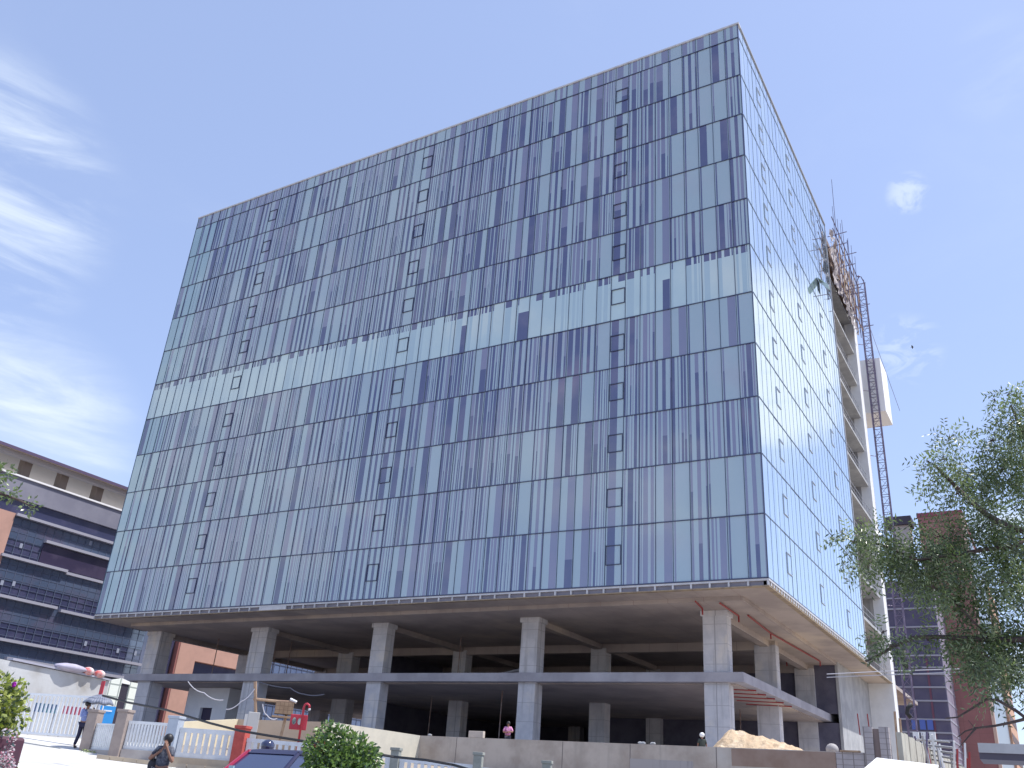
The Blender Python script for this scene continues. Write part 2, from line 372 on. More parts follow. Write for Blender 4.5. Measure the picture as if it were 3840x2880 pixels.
PANE = MB()  # pale level backing with the strip pattern
STRIPC = glassy('pale_strip_glass', (0.38, 0.52, 0.58), (0.40, 0.54, 0.60), 0.05, 1.5, 0.9, base_refl=0.12)
FM = [FRIT, CLEAR, MID, PALE, STRIPC, GREEN]; SM = [SIDEF, SIDEG]
fl = [(i, k) for i in range(53) for k in range(NF+1)]
fl.sort(key=lambda t: -((1 if t[1] < NF else 0.3)/((14+t[0]*PW)**2+53**2+(ZF[t[1]]-1.6)**2)))
big = set(fl[:100])
for (i, k) in fl[:100]:
    mb = MB(); front_panel(i, k, mb); mb.build('glass_panel', FM, BLD)
mb = MB()
for (i, k) in fl[100:]: front_panel(i, k, mb)
tag(mb.build('glass_panels', FM, BLD), kind='stuff')
mb = MB()
for i in range(26):
    for k in range(NF+1): side_panel(i, k, mb)
tag(mb.build('side_glass_panels', SM, BLD), kind='stuff')
# mullions and transoms
for i in range(54):
    x = -i*PW; MB().box(x-0.015 if i else -0.05, -0.045, ZB, x+0.015, 0.02, ZT-0.01).build('mullion', MULL, BLD)
for z in ZF[0:]:
    w = 0.030 if z > ZB else 0.035
    MB().box(-FW, -0.057, z-w, -0.07, -0.012, z+w).build('transom', MULL, BLD)
    MB().box(0.012, 0.07, z-0.02, 0.04, SD, z+0.02).build('side_transom', SMULL, BLD)
mb = MB()
for i in range(1, 27):
    y = i*SW; mb.box(0.006, y-0.011, ZB, 0.016, y+0.011, ZT-0.01)
tag(mb.build('side_mullions', SMULL, BLD))
# vent windows
def ring(mb, f, a0, a1, z0, z1, w):
    f(mb, a0, a1, z0, z0+w); f(mb, a0, a1, z1-w, z1); f(mb, a0, a0+w*.7, z0+w, z1-w); f(mb, a1-w*.7, a1, z0+w, z1-w)
for k in range(NF):
    for i in VF:
        mb = MB(); x1 = -i*PW-0.05; x0 = x1-PW+0.10
        ring(mb, lambda m, a, b, c, d: m.box(a, -0.075, c, b, -0.012, d), x0, x1, ZF[k]+1.38, ZF[k]+2.72, 0.05)
        mb.build('vent_window', MULL, BLD)
    for i in VS:
        if i == 20 and k == 8: continue
        mb = MB(); y0 = i*SW+0.04
        f = lambda m, a, b, c, d: m.box(0.012, a, c, 0.06, b, d)
        f(mb, y0, y0+SW-0.08, ZF[k]+1.38, ZF[k]+1.43); f(mb, y0, y0+SW-0.08, ZF[k]+2.72, ZF[k]+2.77); f(mb, y0, y0+.015, ZF[k]+1.43, ZF[k]+2.72)
        mb.build('side_vent_window', SVENT, BLD)
# the one vent standing open on the side
y0, y1, zt, zb = 20*SW+0.04, 21*SW, ZF[8]+2.7, ZF[8]+1.4
ov = MB(); ov.loft([[(0.05, y0, zt), (0.05, y1, zt), (0.09, y1, zt), (0.09, y0, zt)], [(0.95, y0, zb+.25), (0.95, y1, zb+.25), (0.99, y1, zb+.27), (0.99, y0, zb+.27)]])
ov.build('open_vent_sash', mat('pale_green_glass', (0.45, 0.62, 0.58), 0.2), BLD, label='pale open vent sash tilted out')
MB().box(0.012, y0, zb, 0.03, y1, zt).build('open_vent_hole', mat('vent_hole_shade', (0.05, 0.07, 0.09), 0.8), BLD)  # dark sheet over the glass, painted as the unlit room behind the vent
# coping
cp = MB(); cp.box(-FW-0.06, -0.09, ZT, 0.09, 0.5, ZT+0.16); cp.build('coping', WHITE, BLD)
cp = MB(); cp.box(-0.42, 0.5, ZT, 0.09, SD+0.1, ZT+0.16); cp.build('side_coping', mat('grey_coping', (.34, .36, .42), .5), BLD)
# hull: back, left end, roof
hb = MB(); hb.box(-FW, 0.35, ZB+.1, -FW+0.3, SD, ZT-0.2); hb.box(-FW+.3, 0.35, ZT-1.0, -0.3, SD, ZT-0.6); hb.box(-FW, 43.2, ZB, -1, 43.5, ZT-.2); hb.box(-FW, SD, ZB, -FW+.3, 43.2, ZT-.2); hb.box(-FW+.3, SD, ZT-1, -0.3, 43.2, ZT-.6)
hb.build('rear_shell', CONC, BLD)
hb = MB()
for k in range(NF+1): hb.box(-FW+0.32, 0.33, ZF[k]-0.25 if k else ZB+.12, -0.33, SD-0.2, ZF[k] if k else ZB+.3)
hb.build('inner_slabs', CONC, BLD)
# lower edge of the curtain wall: bright brackets over a grey backing
eb = MB(); eb.box(-FW, 0.12, 14.06, -0.12, 0.35, ZB+.1, 0); eb.box(-0.35, 0.12, 14.06, -0.12, SD, ZB+.1, 0)
eb.build('edge_backing', RECESS, BLD)
eb = MB(); eb.box(-FW, -0.03, ZB-0.17, 0.03, 0.119, ZB-0.05); eb.box(-0.119, 0.12, ZB-0.17, 0.03, SD, ZB-0.05)
for i in range(54):
    if 33 <= i <= 34: continue
    x = -i*PW; eb.box(x-0.11, -0.02, 14.06, x, 0.118, ZB-0.171)
for i in range(1, 52): 
    y = i*SW/2; eb.box(-0.118, y-0.09, 14.1, 0.0, y+0.12, ZB-0.171)
eb.box(-35*PW, -0.024, 14.05, -32.6*PW, 0.11, ZB-0.172)
eb.build('edge_bracket_row', WHITE, BLD)
eb = MB(); eb.box(-FW, -0.01, 13.99, 0.0, 0.35, 14.055); eb.box(-0.35, 0.35, 13.99, 0.0, SD+13, 14.055)
for i in range(1, 52): y = i*SW/2; eb.box(-0.09, y+0.14, 14.07, 0.01, y+0.33, 14.25)
eb.build('edge_trim', mat('rusty_trim', (0.38, 0.30, 0.20), .8, c2=(.25, .2, .16), sc=2), BLD)
# soffit: thin cantilever rim, deeper slab inside, beams and drop panels
sb = MB(); sb.box(-FW, 0.35, 13.995, -0.35, 43.5, 14.4); sb.build('cantilever_slab', SOFF, BLD)
sb = MB(); sb.box(-FW+2.4, 2.36, 13.72, -2.32, 43.3, 13.994); sb.build('soffit_slab', SOFF, BLD)
ROWY, COLX = (5.1, 17.0, 29.2, 41.0), (-5.1, -19.2, -33.3, -46.95, -61.1)
cw = {-5.1: (0.82, 0.85), -19.2: (0.7, 0.95), -33.3: (0.72, 0.93), -46.95: (0.95, 1.0), -61.1: (0.9, 1.3)}
bm_ = MB()
for y in ROWY[1:]: bm_.box(-61.1, y+0.1, 13.05, -4.3, y+0.8, 13.719)
for x in COLX: bm_.box(x-0.35, 5.2, 13.3, x+0.35, 41.0, 13.718)
bm_.build('soffit_beam_grid', SOFF, BLD)
COLW = mat('column_concrete', (0.62, 0.61, 0.63), 0.9, c2=(0.52, 0.52, 0.55), sc=1.1, bump=0.012, bsc=7, streak=0.35, c3=(0.68, 0.64, 0.60), lines=((.31, .31, .78), (.36, .35, .37), .012))
for x in COLX:
    for yi, y in enumerate(ROWY):
        hw, dp = cw[x]
        c = MB(); c.box(x-hw, y, 3.4, x+hw, y+dp*1.15, 13.42)
        if yi == 0:
            c.box(x-hw-0.02, y-0.02, 10.9+(x % 3)*.2, x+hw+0.02, y+dp*1.15+.02, 10.96+(x % 3)*.2)
            c.box(x-hw-0.12, y-0.1, 13.36, x+hw+0.12, y+dp*1.15+.1, 13.71)
        c.build('column', COLW, BLD)
# extra slender side column seen behind the corner
# mezzanine slab with fascia
ms = MB(); ms.box(-63.8, 4.8, 9.1, -3.2, 43.0, 9.72); o = ms.build('mezzanine_slab', [SLABE], BLD, bevel=0.03)
ms = MB(); ms.box(-63.0, 5.5, 9.02, -3.9, 42.8, 9.095); ms.build('mezzanine_soffit', SOFF, BLD)
MB().box(-63.9, 3.4, 3.55, -2.3, 43.4, 3.72).build('ground_floor_slab', SLABE, BLD)
# walls under the block
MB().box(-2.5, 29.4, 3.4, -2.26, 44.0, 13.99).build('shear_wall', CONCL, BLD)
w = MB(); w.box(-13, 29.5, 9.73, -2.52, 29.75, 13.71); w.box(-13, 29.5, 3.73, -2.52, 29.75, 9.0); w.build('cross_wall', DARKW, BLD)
w = MB(); w.box(-44, 42.9, 3.73, -13, 43.2, 13.71); w.box(-44, 20, 3.73, -43.6, 42.9, 13.71); w.box(-24, 30, 3.73, -14, 38, 13.71); w.build('darkening_wall', DARKW, BLD)  # walls added to close off the interior and keep it dark
# stacked clutter and pipes under the soffit
for (a, b) in (((2608, 2255), (2634, 2282)), ((2700, 2262), (2770, 2310)), ((2725, 2312), (2950, 2480)), ((2805, 2308), (2890, 2375)), ((2890, 2375), (3075, 2480))):
    p, q = PZ(a[0], a[1], 13.6), PZ(b[0], b[1], 13.6)
    mb = MB().tube([p, q], 0.06, 6); mb.tube([q, (q.x, q.y, 13.2)], .06, 6); mb.build('sprinkler_pipe', REDP, BLD)
for n in range(5):
    y = 7+n*2.3; MB().tube([(-6.5, y, 9.0), (-2.8-.0*n-0.6, y+1.2, 9.0)], 0.05, 5).build('sprinkler_pipe', REDP, BLD)
# open bay behind the glass side
BX = -0.25
for k in range(NF+1):
    MB().box(-9, SD+0.12, ZF[k]-0.28 if k else 14.06, BX, 43.4, ZF[k] if k else 14.36).build('bay_slab', CONCL, BLD)
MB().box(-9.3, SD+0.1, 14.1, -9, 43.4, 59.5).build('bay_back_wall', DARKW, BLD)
MB().box(-9, 42.9, 14.37, -2.4, 43.19, 59.5).build('bay_cross_wall', mat('grey_block_wall', (.26, .26, .28), .9, c2=(.2, .2, .22), sc=.8), BLD)
MB().box(-0.35, SD+0.02, ZB, 0.06, SD+0.12, ZT).build('glass_end_trim', WHITE, BLD)
for k in range(NF-2):
    mb = MB()
    z = ZF[k]
    for h in (0.5, 1.05): mb.tube([(BX-.08, SD+.2, z+h), (BX-.08, 43.3, z+h)], .025, 4)
    for j in range(11): mb.tube([(BX-.08, SD+.3+j*1.28, z), (BX-.08, SD+.3+j*1.28, z+1.05)], .02, 4)
    mb.build('balcony_railing', RAIL, BLD)
MB().box(-4, 43.41, 3.6, 0.0, 45.4, 59.4).build('stair_wall', WPLAST, BLD)
MB().box(-4, SD+0.13, 56.0, BX+.05, 43.4, 59.3).build('parapet_upstand', mat('brown_blockwork', (.30, .20, .16), .9, c2=(.42, .33, .28), sc=1.2, lines=((2.2, 2.2, 4.5), (.2, .14, .12), .06)), BLD)
# white lift-room block jutting out beyond the stair wall
wa, wb_, wc_ = PY(3221, 1341, 46.9), PY(3298, 1341, 46.9), PY(3313, 1541, 46.9)
wy = PX(3322, 1385, wb_.x).y
MB().box(-4, 46.9, wc_.z, wb_.x, wy, wb_.z).build('white_hoarding', mat('white_sheeting', (.88, .88, .88), .6), BLD, label='white sheeted landing block jutting out behind the hoist mast')
MB().box(-14, 45.41, 3.4, -5, 52, 50.05).build('rear_core', CONC, BLD)
# brick infill under the far end
w = MB(); w.box(-3.2, 44.1, 3.6, -2.5, 60, 12.6); 
w.build('brick_infill', mat('red_brick_infill', (.34, .12, .09), .9, c2=(.26, .09, .07), sc=1.2, lines=((2.2, 2.2, 5), (.4, .25, .2), .05)), BLD)
MB().box(-9, 43.5, 14.0, BX, 62, 14.35).build('rear_cantilever', SOFF, BLD)
# ================================================================== SCAFFOLD AND HOIST
SCAF = empty('bamboo_scaffold', (0.6, 37, 52.5), 'rusty brown scaffold with netting hung on the top corner of the open bay', 'scaffold')
NET = mat('brown_scaffold_net', (.27, .24, .24), .95, c2=(.60, .55, .55), sc=2.4, c3=(.12, .10, .11))
mb = MB()
r2 = random.Random(4)
nx, nz = 26, 12
P_ = [[Vector((0.45+r2.uniform(-.18, .18), SD+.3+12.6*i/nx, 52.6+7.2*j/nz+r2.uniform(-.12, .12))) for j in range(nz+1)] for i in range(nx+1)]
for i in range(nx):
    for j in range(nz):
        if r2.random() < 0.78: mb.quad(P_[i][j], P_[i+1][j], P_[i+1][j+1], P_[i][j+1])
mb.build('netting', NET, SCAF)
for i in range(11):
    y = SD+0.6+i*1.25
    x = 0.75+r2.uniform(-.1, .3); zt_ = (61.5+r2.uniform(0, 2.6)) if i else 66.0
    MB().tube([(x, y, 52.4), (x+r2.uniform(-.1, .3), y+r2.uniform(-.2, .2), zt_)], 0.045, 5, r2=.025).build('standard', STEEL, SCAF)
for z in (53.5, 55.4, 57.3, 59.4, 60.9):
    MB().tube([(0.8, SD+.2, z), (0.85, 44.6, z+r2.uniform(-.2, .2))], .055, 5).build('ledger', STEEL if z > 59 else BAMBOO, SCAF)
for i in range(9):
    y = SD+1+i*1.5; z = r2.choice((53.6, 55.6, 57.6, 60.0)); 
    MB().tube([(-.2, y, z), (2.0+r2.uniform(-.3, .6), y, z+.1)], .05, 5).build('putlog', STEEL, SCAF)
for i in range(5):
    y = SD+.5+i*2.6; MB().tube([(0.9, y, 53), (0.95, y+2.6, 60.2)], .045, 5).build('brace', BAMBOO, SCAF)
MAST = empty('hoist_mast', (1, 46.3, 3.4), 'tall purple-grey lattice mast of the builders hoist beside the white stair wall', 'hoist mast')
mx0, mx1, my0, my1 = 0.55, 1.35, 46.0, 46.8
legs = [(mx0, my0), (mx1, my0), (mx1, my1), (mx0, my1)]
for (x, y) in legs: MB().tube([(x, y, 3.4), (x, y, 61.3)], .055, 6).build('leg', STEEL, MAST)
mb = MB(); z = 4.0; n = 0
while z < 60.4:
    for a in range(4):
        p, q = legs[a], legs[(a+1) % 4]
        mb.tube([(p[0], p[1], z), (q[0], q[1], z)], .035, 4)
        if n % 2: p, q = q, p
        mb.tube([(p[0], p[1], z), (q[0], q[1], z+1.0)], .022, 4)
    z += 1.0; n += 1
mb.build('lattice', STEEL, MAST)
mb = MB(); mb.tube([(mx0, my0, 61.2), (mx0+.3, my0+.2, 62.0), (mx1-.3, my0+.3, 62.0), (mx1, my1, 61.2)], .06, 6); mb.ball((mx0+.3, my0, 61.9), .16); mb.build('head_pulley', STEEL, MAST)
for z in (22, 30, 38.5, 46.5, 52.5, 57.5): MB().tube([(-.3, 45.35, z), (mx0, my0, z)], .04, 5).build('wall_tie', STEEL, MAST)
MB().tube([(mx1, my1, 55), (1.4, 66, 52)], .03, 4).build('guy_wire', STEEL, MAST)
# bird
def bird():
    p = PD(3421, 1302, 150); b = empty('bird', p, 'tiny dark bird gliding in the sky right of the hoist mast', 'bird')
    m = MB(); m.loft([[(x, y*s, z*s) for y, z in ((-.06, 0), (0, .05), (.06, 0), (0, -.05))] for x, s in ((-.3, .2), (-.1, 1), (.15, 1.1), (.3, .3))]); m.build('body', BLACK, b, local=True)
    for s in (-1, 1):
        m = MB(); m.loft([[(.14, .04*s, .02), (-.1, .04*s, .0), (-.1, .04*s, .03)], [(.12, .35*s, .12), (-.1, .38*s, .1), (-.1, .38*s, .12)], [(-.02, .7*s, .02), (-.1, .7*s, .01), (-.1, .7*s, .02)]]); m.build('wing', BLACK, b, local=True)
bird()
# ================================================================== LEFT OFFICE BLOCK
LX = -90.0
LB = empty('glass_office_block', (-98, 10, 3.4), 'dark blue glass office block with white ledges and canopy roof at the left edge', 'building')
LG = glassy('dark_blue_glass', (0.07, 0.10, 0.17), (0.095, 0.125, 0.20), 0.06, 1.5, 0.9, sc=0.12, c3=(0.11, 0.10, 0.16), thr3=(.5, .7), sc3=.2, base_refl=0.10)
LV = glassy('vision_glass', (0.045, 0.05, 0.11), (0.075, 0.075, 0.145), 0.03, 1.5, 0.9, sc=0.3, base_refl=0.08)
LBAND = mat('ledge_metal', (.36, .36, .43), .6)
LPAR = mat('grey_cladding', (.20, .20, .26), .6, c2=(.25, .25, .31), sc=.25)
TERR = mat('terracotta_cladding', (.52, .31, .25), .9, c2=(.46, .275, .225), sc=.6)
TERD = mat('terracotta_shaded', (.30, .12, .11), .9)  # darker copy for the flank turned from the sun; shade put into colour
MB().box(-116, -7, 3, LX-.3, 62, 29.8).build('core', LPAR, LB)
MB().box(-130, -7, 29.803, LX-.81, 34, 30.2).build('bounce_deck', WPLAST, LB)  # unseen pale deck, extended to bounce sunlight up onto the canopy soffit
lv = [29.8, 27.87, 23.0, 18.4, 13.8, 11.94, 3.2]
YL, YR = 4.1, 26.0
sp, vs, bars, ved = MB(), MB(), MB(), MB()
for a in range(1, len(lv)-1):
    z1, z0 = lv[a], lv[a+1]
    if z1-z0 < 3: sp.box(LX-.3, YL, z0, LX, YR, z1)
    else:
        zm = z0+(z1-z0)*0.42 if a < 5 else z0
        sp.box(LX-.3, YL, zm, LX, YR, z1); 
        if zm > z0: vs.box(LX-.3, YL, z0, LX-.06, YR, zm)
    z = z0+.55
    while z < z1: bars.box(LX-.02, YL, z, LX+.03, YR, z+.05); z += .8
vs.box(LX-.3, -7, 27.9, LX-.22, YR+2, 29.79)
y = YL
while y < YR: ved.box(LX-.05, y-.04, 3.4, LX+.035, y+.04, 27.87); y += 1.1
sp.build('spandrel_glass', LG, LB); vs.build('vision_glass', LV, LB)
GBAR = mat('glazing_bar', (.085, .105, .17), .5)
bars.build('glazing_bars', GBAR, LB); ved.build('upright_bars', GBAR, LB)
def ledge(z, ya, yb, d=.55): MB().box(LX-.1, ya, z-.16, LX+d, yb, z+.16).build('ledge', LBAND, LB)
ledge(27.9, YL, 26); ledge(25.8, 8.6, 25); ledge(23.0, YL-.3, 12.4); ledge(22.8, 12.4, 25.8, .35); ledge(18.5, -4, 12.4); ledge(18.3, 12.9, 26); ledge(13.85, -4, 26.2); ledge(11.95, 8, 30)
MB().box(LX-.2, 8.6, 23.1, LX+.12, YR, 25.6).build('recessed_glass', glassy('aubergine_glass', (.045, .035, .075), (.07, .055, .10), .05, 1.5, .8, base_refl=.05), LB)
for (y, z) in ((5.8, 24.3), (6.3, 19.9), (4.9, 19.7), (17.5, 14.9), (22.3, 14.8), (25, 14.9), (14.5, 26.9)):
    MB().box(LX-.07, y, z, LX+.05, y+.35, z+.55).build('window_sticker', mat('pale_sticker', (.30, .33, .42), .7), LB)
MB().box(LX-.8, -7, 29.8, LX+.12, 26.6, 32.3).build('parapet_band', LPAR, LB)
MB().box(LX-.85, -7.1, 32.3, LX+.3, 26.6, 32.5).build('parapet_cap', mat('sunlit_cap', (.88, .88, .9), .5), LB)  # sunlit top of the parapet put in as a near-white strip
cn = MB(); cn.loft([[(LX+1.0, -8, 35.05), (LX+1.0, 34, 35.05), (LX+1.0, 34, 35.3), (LX+1.0, -8, 35.3)], [(LX-12, -8, 36.0), (LX-12, 34, 36.0), (LX-12, 34, 36.5), (LX-12, -8, 36.5)]])
cn.build('canopy_roof', mat('cream_canopy', (.86, .76, .64), .8, c2=(.8, .7, .58), sc=.1, lines=((.0001, .35, .0001), (.6, .52, .43), .02)), LB)
MB().box(LX+.98, -8.1, 35.0, LX+1.06, 34, 35.36).build('canopy_fascia', mat('dark_fascia', (.10, .07, .14), .6), LB)
MB().box(LX-.6, -8, 34.55, LX+.4, 34, 35.1).build('canopy_beam', mat('grey_beam', (.46, .43, .44), .8), LB)
for y in (-6.0, -.9, 4.35, 9.4, 14.6, 19.8, 25): MB().box(LX-2.0, y-.55, 32.5, LX-.85, y+.5, 35.2).build('roof_column', mat('brown_column', (.24, .19, .16), .8), LB)
MB().box(LX-.3, -7, 3, LX+.25, 4.05, 28.0).build('terracotta_bay', TERR, LB)
MB().box(LX-.4, 26.1, 3, LX-.1, 31, 26).build('dark_recess', LV, LB)
# lower terracotta wing seen between the columns
tw = MB(); tw.box(-104, 31.6, 15.6, -89.4, 49, 18.1); tw.box(-104, 31.6, 3, -89.4, 34.6, 15.599); tw.box(-104, 34.6, 11.8, -89.4, 49, 12.6); tw.box(-104, 44, 3, -89.4, 49, 11.79); tw.build('terracotta_frame', TERR, LB)
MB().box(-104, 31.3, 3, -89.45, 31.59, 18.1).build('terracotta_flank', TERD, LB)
MB().box(-104, 34.6, 12.6, -90.2, 44, 15.59).build('wing_window', LV, LB); MB().box(-104, 34.6, 3, -90.1, 43.9, 11.79).build('wing_window', LV, LB)
w = MB(); w.box(-104, 49.1, 3, -90.22, 80, 18.0); w.build('wing_glass', mat('blue_wing_glass', (.13, .18, .30), .2, c2=(.10, .14, .25), sc=.4), LB)
w = MB(); 
for k in range(24): w.box(-90.21, 49.3+k*1.25, 3, -90.15, 49.4+k*1.25, 18)
for k in range(10): w.box(-90.21, 49.1, 4+k*1.5, -90.14, 80, 4.08+k*1.5)
w.build('glazing_bars', GBAR, LB)
# ================================================================== RIGHT TOWERS
cA = PD(3567, 2738, 150); zA = PY(3496, 2172, cA.y).z
yB = PX(3597, 2738, cA.x).y
TA = empty('glass_tower', (cA.x-6, (cA.y+yB)/2, 3.4), 'narrow dark glass tower with white sill lines in front of the brick-red tower', 'building')
MB().box(cA.x-20, cA.y+.05, 3, cA.x, yB-.01, zA).build('body', glassy('violet_glass', (.05, .045, .12), (.08, .07, .15), .05, 1.5, .9, sc=.25, c3=(.12, .15, .20), thr3=(.55, .7), base_refl=.08), TA)
for v in (2178, 2239, 2280, 2350, 2458, 2503, 2528, 2577, 2628, 2698, 2747, 2775, 2800, 2830):
    z = PY(3480, v, cA.y).z; MB().box(cA.x-20.1, cA.y-.15, z-.11, cA.x+.12, yB-.02, z+.11).build('sill_band', LBAND, TA)
mb = MB()
for k in range(1, 8): x = cA.x-k*2.4+.3; mb.box(x-.13, cA.y-.1, 3, x+.13, cA.y+.04, PY(3480, 2470, cA.y).z)
mb.build('window_frames', mat('maroon_frame', (.16, .06, .10), .7), TA)
MB().box(cA.x-.002, cA.y+.3, 3, cA.x+.06, yB-.05, zA-.3).build('side_glass', mat('hazy_side_glass', (.36, .34, .42), .3, c2=(.28, .27, .36), sc=.5), TA)
zb0 = PY(3480, 2737, cA.y).z; zb1 = PY(3480, 2700, cA.y).z
for u in (3420, 3450, 3478): 
    a = PY(u, 2720, cA.y).x; b = PY(u+22, 2720, cA.y).x; MB().box(a, cA.y-.2, zb0, b, cA.y-.1, zb1).build('blue_blind', mat('blue_blind', (.10, .16, .50), .7), TA)
xB0, xB1 = PY(3440, 1940, yB).x, PY(3730, 2738, yB).x; zB1 = PY(3520, 1934, yB).z
TB = empty('brick_tower', ((xB0+xB1)/2, yB+8, 3.4), 'brick-red tower block with a grey strip down its right flank, behind the tree', 'building')
BRK = mat('brown_red_cladding', (.34, .16, .15), .9, c2=(.29, .135, .13), sc=.3, lines=((.5, .5, .6), (.27, .13, .12), .02))
MB().box(xB0, yB, 3, xB1, yB+24, zB1).build('front_wall', BRK, TB)
MB().box(xB0-.1, yB-.12, zB1, xB1+.1, yB+24.1, zB1+.7).build('parapet', mat('maroon_coping', (.26, .07, .10), .8), TB)
yC = PX(3740, 2738, xB1).y; yD = PX(3778, 2738, xB1).y; yE = PX(3802, 2738, xB1).y
MB().box(xB1-.2, yB-.1, 3, xB1+.25, yB+.9, zB1-.01).build('corner_trim', mat('cream_trim', (.62, .45, .36), .8), TB)
MB().box(xB1+.003, yB+1.2, 3, xB1+.2, yD, zB1-2).build('grey_strip', mat('blue_grey_glass', (.20, .24, .30), .3), TB)
ob = MB(); ob.box(xB1-6, yD+.1, 3, xB1+.6, yE, zB1-4); ob.build('orange_flank', mat('orange_clay', (.50, .27, .17), .9, c2=(.62, .42, .30), sc=.8), TB)
z = 6
wm_ = MB()
while z < zB1-6: wm_.box(xB1+.58, yD+1.0, z, xB1+.66, yE-1, z+1.5); z += 3.6
wm_.build('flank_windows', mat('dark_window', (.12, .08, .08), .6), TB)  # plain dark windows down the flank
pt = PD(3375, 1960, 165)
wt = empty('water_tank', (pt.x, pt.y, 3), 'small dark-topped rooftop tank tower between the hoist and the brick-red tower', 'water tank')
MB().box(pt.x-1.3, pt.y-1, 3, pt.x+1.6, pt.y+1.5, pt.z-.8).build('shaft', mat('beige_shaft', (.5, .45, .42), .8), wt)
MB().box(pt.x-2.3, pt.y-1.6, pt.z-.8, pt.x+2.0, pt.y+2, pt.z+.7).build('tank', mat('dark_tank', (.06, .05, .07), .7), wt)
# ================================================================== RETAINING WALLS
WT = 4.2
RW = mat('cement_render', (.50, .45, .40), .9, c2=(.36, .31, .27), sc=.6, bump=.012, bsc=5, c3=(.54, .52, .49), streak=.25)
RW2 = mat('buff_render', (.56, .44, .33), .9, c2=(.50, .39, .29), sc=.6, bump=.006, bsc=6)
RW3 = mat('sunlit_render', (.60, .57, .48), .9, c2=(.52, .50, .43), sc=.8, bump=.008, bsc=6)  # lighter copy for the sun-facing return wall; sunlight put into the colour
rw = empty('retaining_wall', (-5, -11.3, 2.5), 'long stained cement retaining wall along the front of the building plot', 'wall')
w = MB(); w.box(-16.3, -11.3, 1.5, 5.4, -11.05, WT); w.build('wall', RW, rw)
for x in (-13.9, -7.6, -4.0, .2): MB().box(x-.02, -11.306, 1.6, x+.02, -11.3, WT-.02).build('joint', mat('dark_joint', (.2, .18, .17), .9), rw)  # dark panel joints drawn as thin strips
MB().box(-4.0, -11.312, 1.8, -.9, -11.301, 3.55).build('render_patch', mat('grey_render_patch', (.38, .36, .36), .9, streak=.45), rw)
MB().box(-.9, -11.312, 1.8, 5.4, -11.301, 3.2).build('damp_patch', mat('damp_render', (.33, .30, .28), .9, c2=(.45, .42, .39), sc=.8), rw)
MB().box(.9, -11.315, 3.45, 5.4, -11.301, WT-.03).build('brown_render_strip', mat('fresh_brown_render', (.27, .19, .15), .95, c2=(.32, .24, .2), sc=1), rw)
MB().box(-16.52, -18.55, 1.5, -16.3, -11.05, WT).build('return_wall', RW3, rw)
bw = empty('compound_wall', (-20, -18.45, 2.5), 'smooth buff rendered wall behind the red hydrant box', 'wall')
MB().box(-22.76, -18.5, 1.5, -16.53, -18.3, WT).build('wall', RW2, bw)
w = MB(); w.obox((-22.78, -22.6), (-22.78, -18.5), .22, 1.5, 3.66, z1b=WT); w.build('sloping_wall', mat('sunlit_buff_render', (.70, .62, .45), .9, c2=(.64, .56, .41), sc=.7), bw)  # paler copy of the buff render, its sunlight put into the colour
tag(MB().box(-13.2, -11.3, WT+.003, -12.3, -11.08, WT+.33).build('concrete_block', mat('pale_block', (.55, .48, .42), .9, c2=(.45, .4, .36), sc=3), bevel=.02, origin=(-12.7, -11.2, WT)), 'pale concrete block lying on top of the cement wall left of the pink-shirted worker', 'block')
# block walls and plank wall to the right
bk = empty('block_wall', (6, -11.3, 3), 'grey concrete block wall with two raised piers at the right end of the cement wall', 'wall')
BLK = mat('grey_blocks', (.42, .39, .40), .95, c2=(.34, .32, .33), sc=1.5, bump=.01, bsc=8, lines=((2.3, 2.3, 4.6), (.22, .2, .2), .06))
MB().box(5.42, -11.34, 1.5, 6.58, -11.1, 4.2).build('low_wall', BLK, bk)
MB().box(6.6, -11.42, 1.5, 6.98, -11.05, 5.22).build('pier', BLK, bk); MB().box(7.24, -11.42, 1.5, 7.62, -11.05, 5.22).build('pier', BLK, bk)
MB().box(6.985, -11.3, 1.5, 7.235, -11.15, 5.15).build('infill', mat('brown_infill', (.24, .19, .18), .95), bk)
MB().box(5.6, -11.4, 4.205, 6.4, -11.1, 4.27).build('plank', BAMBOO, bk)
for x in (6.45, 6.85): MB().tube([(x, -11.2, 4.9), (x-.03, -11.2, 5.75)], .025, 5).build('rebar', REDP, bk)
pw = empty('plank_wall', (7.9, 5, 3), 'pale board-marked concrete wall running away behind the block piers', 'wall')
w = MB()
y = -11.0
while y < 30: w.box(7.85, y, 1.5, 8.03+(int(y*3) % 2)*.02, y+.97, 5.1+.03*math.sin(y*3)); y += 1.0
w.build('wall', mat('board_marked_concrete', (.47, .46, .40), .9, c2=(.40, .38, .33), sc=1.2, streak=.5), pw)
for u, v0, v1, n_ in ((3357, 2668, 2735, 0), (3376, 2694, 2745, 1)):
    a = PD(u, v1, 56); b = PD(u-2, v0, 56); q = empty('timber_prop', a, ('left' if n_ == 0 else 'right')+' of two thin timber props before the red brick infill', 'prop'); MB().tube([a-Vector((0, 0, 2)), b], .07, 6).build('pole', BAMBOO, q)
# hoses
for nme, pts in (('upper black hose loop beside the foot of the hoist mast', [(3392, 2440), (3384, 2470), (3396, 2500), (3406, 2500)]), ('lower black hose loop hanging left of the glass tower', [(3420, 2640), (3404, 2655), (3402, 2675), (3416, 2692)])):
    P3 = [PD(u, v, 60) for u, v in pts]; h = MB().tube(P3, .13, 7); o = h.build('hose', BLACK, smooth=True, origin=P3[0]); tag(o, nme, 'hose')
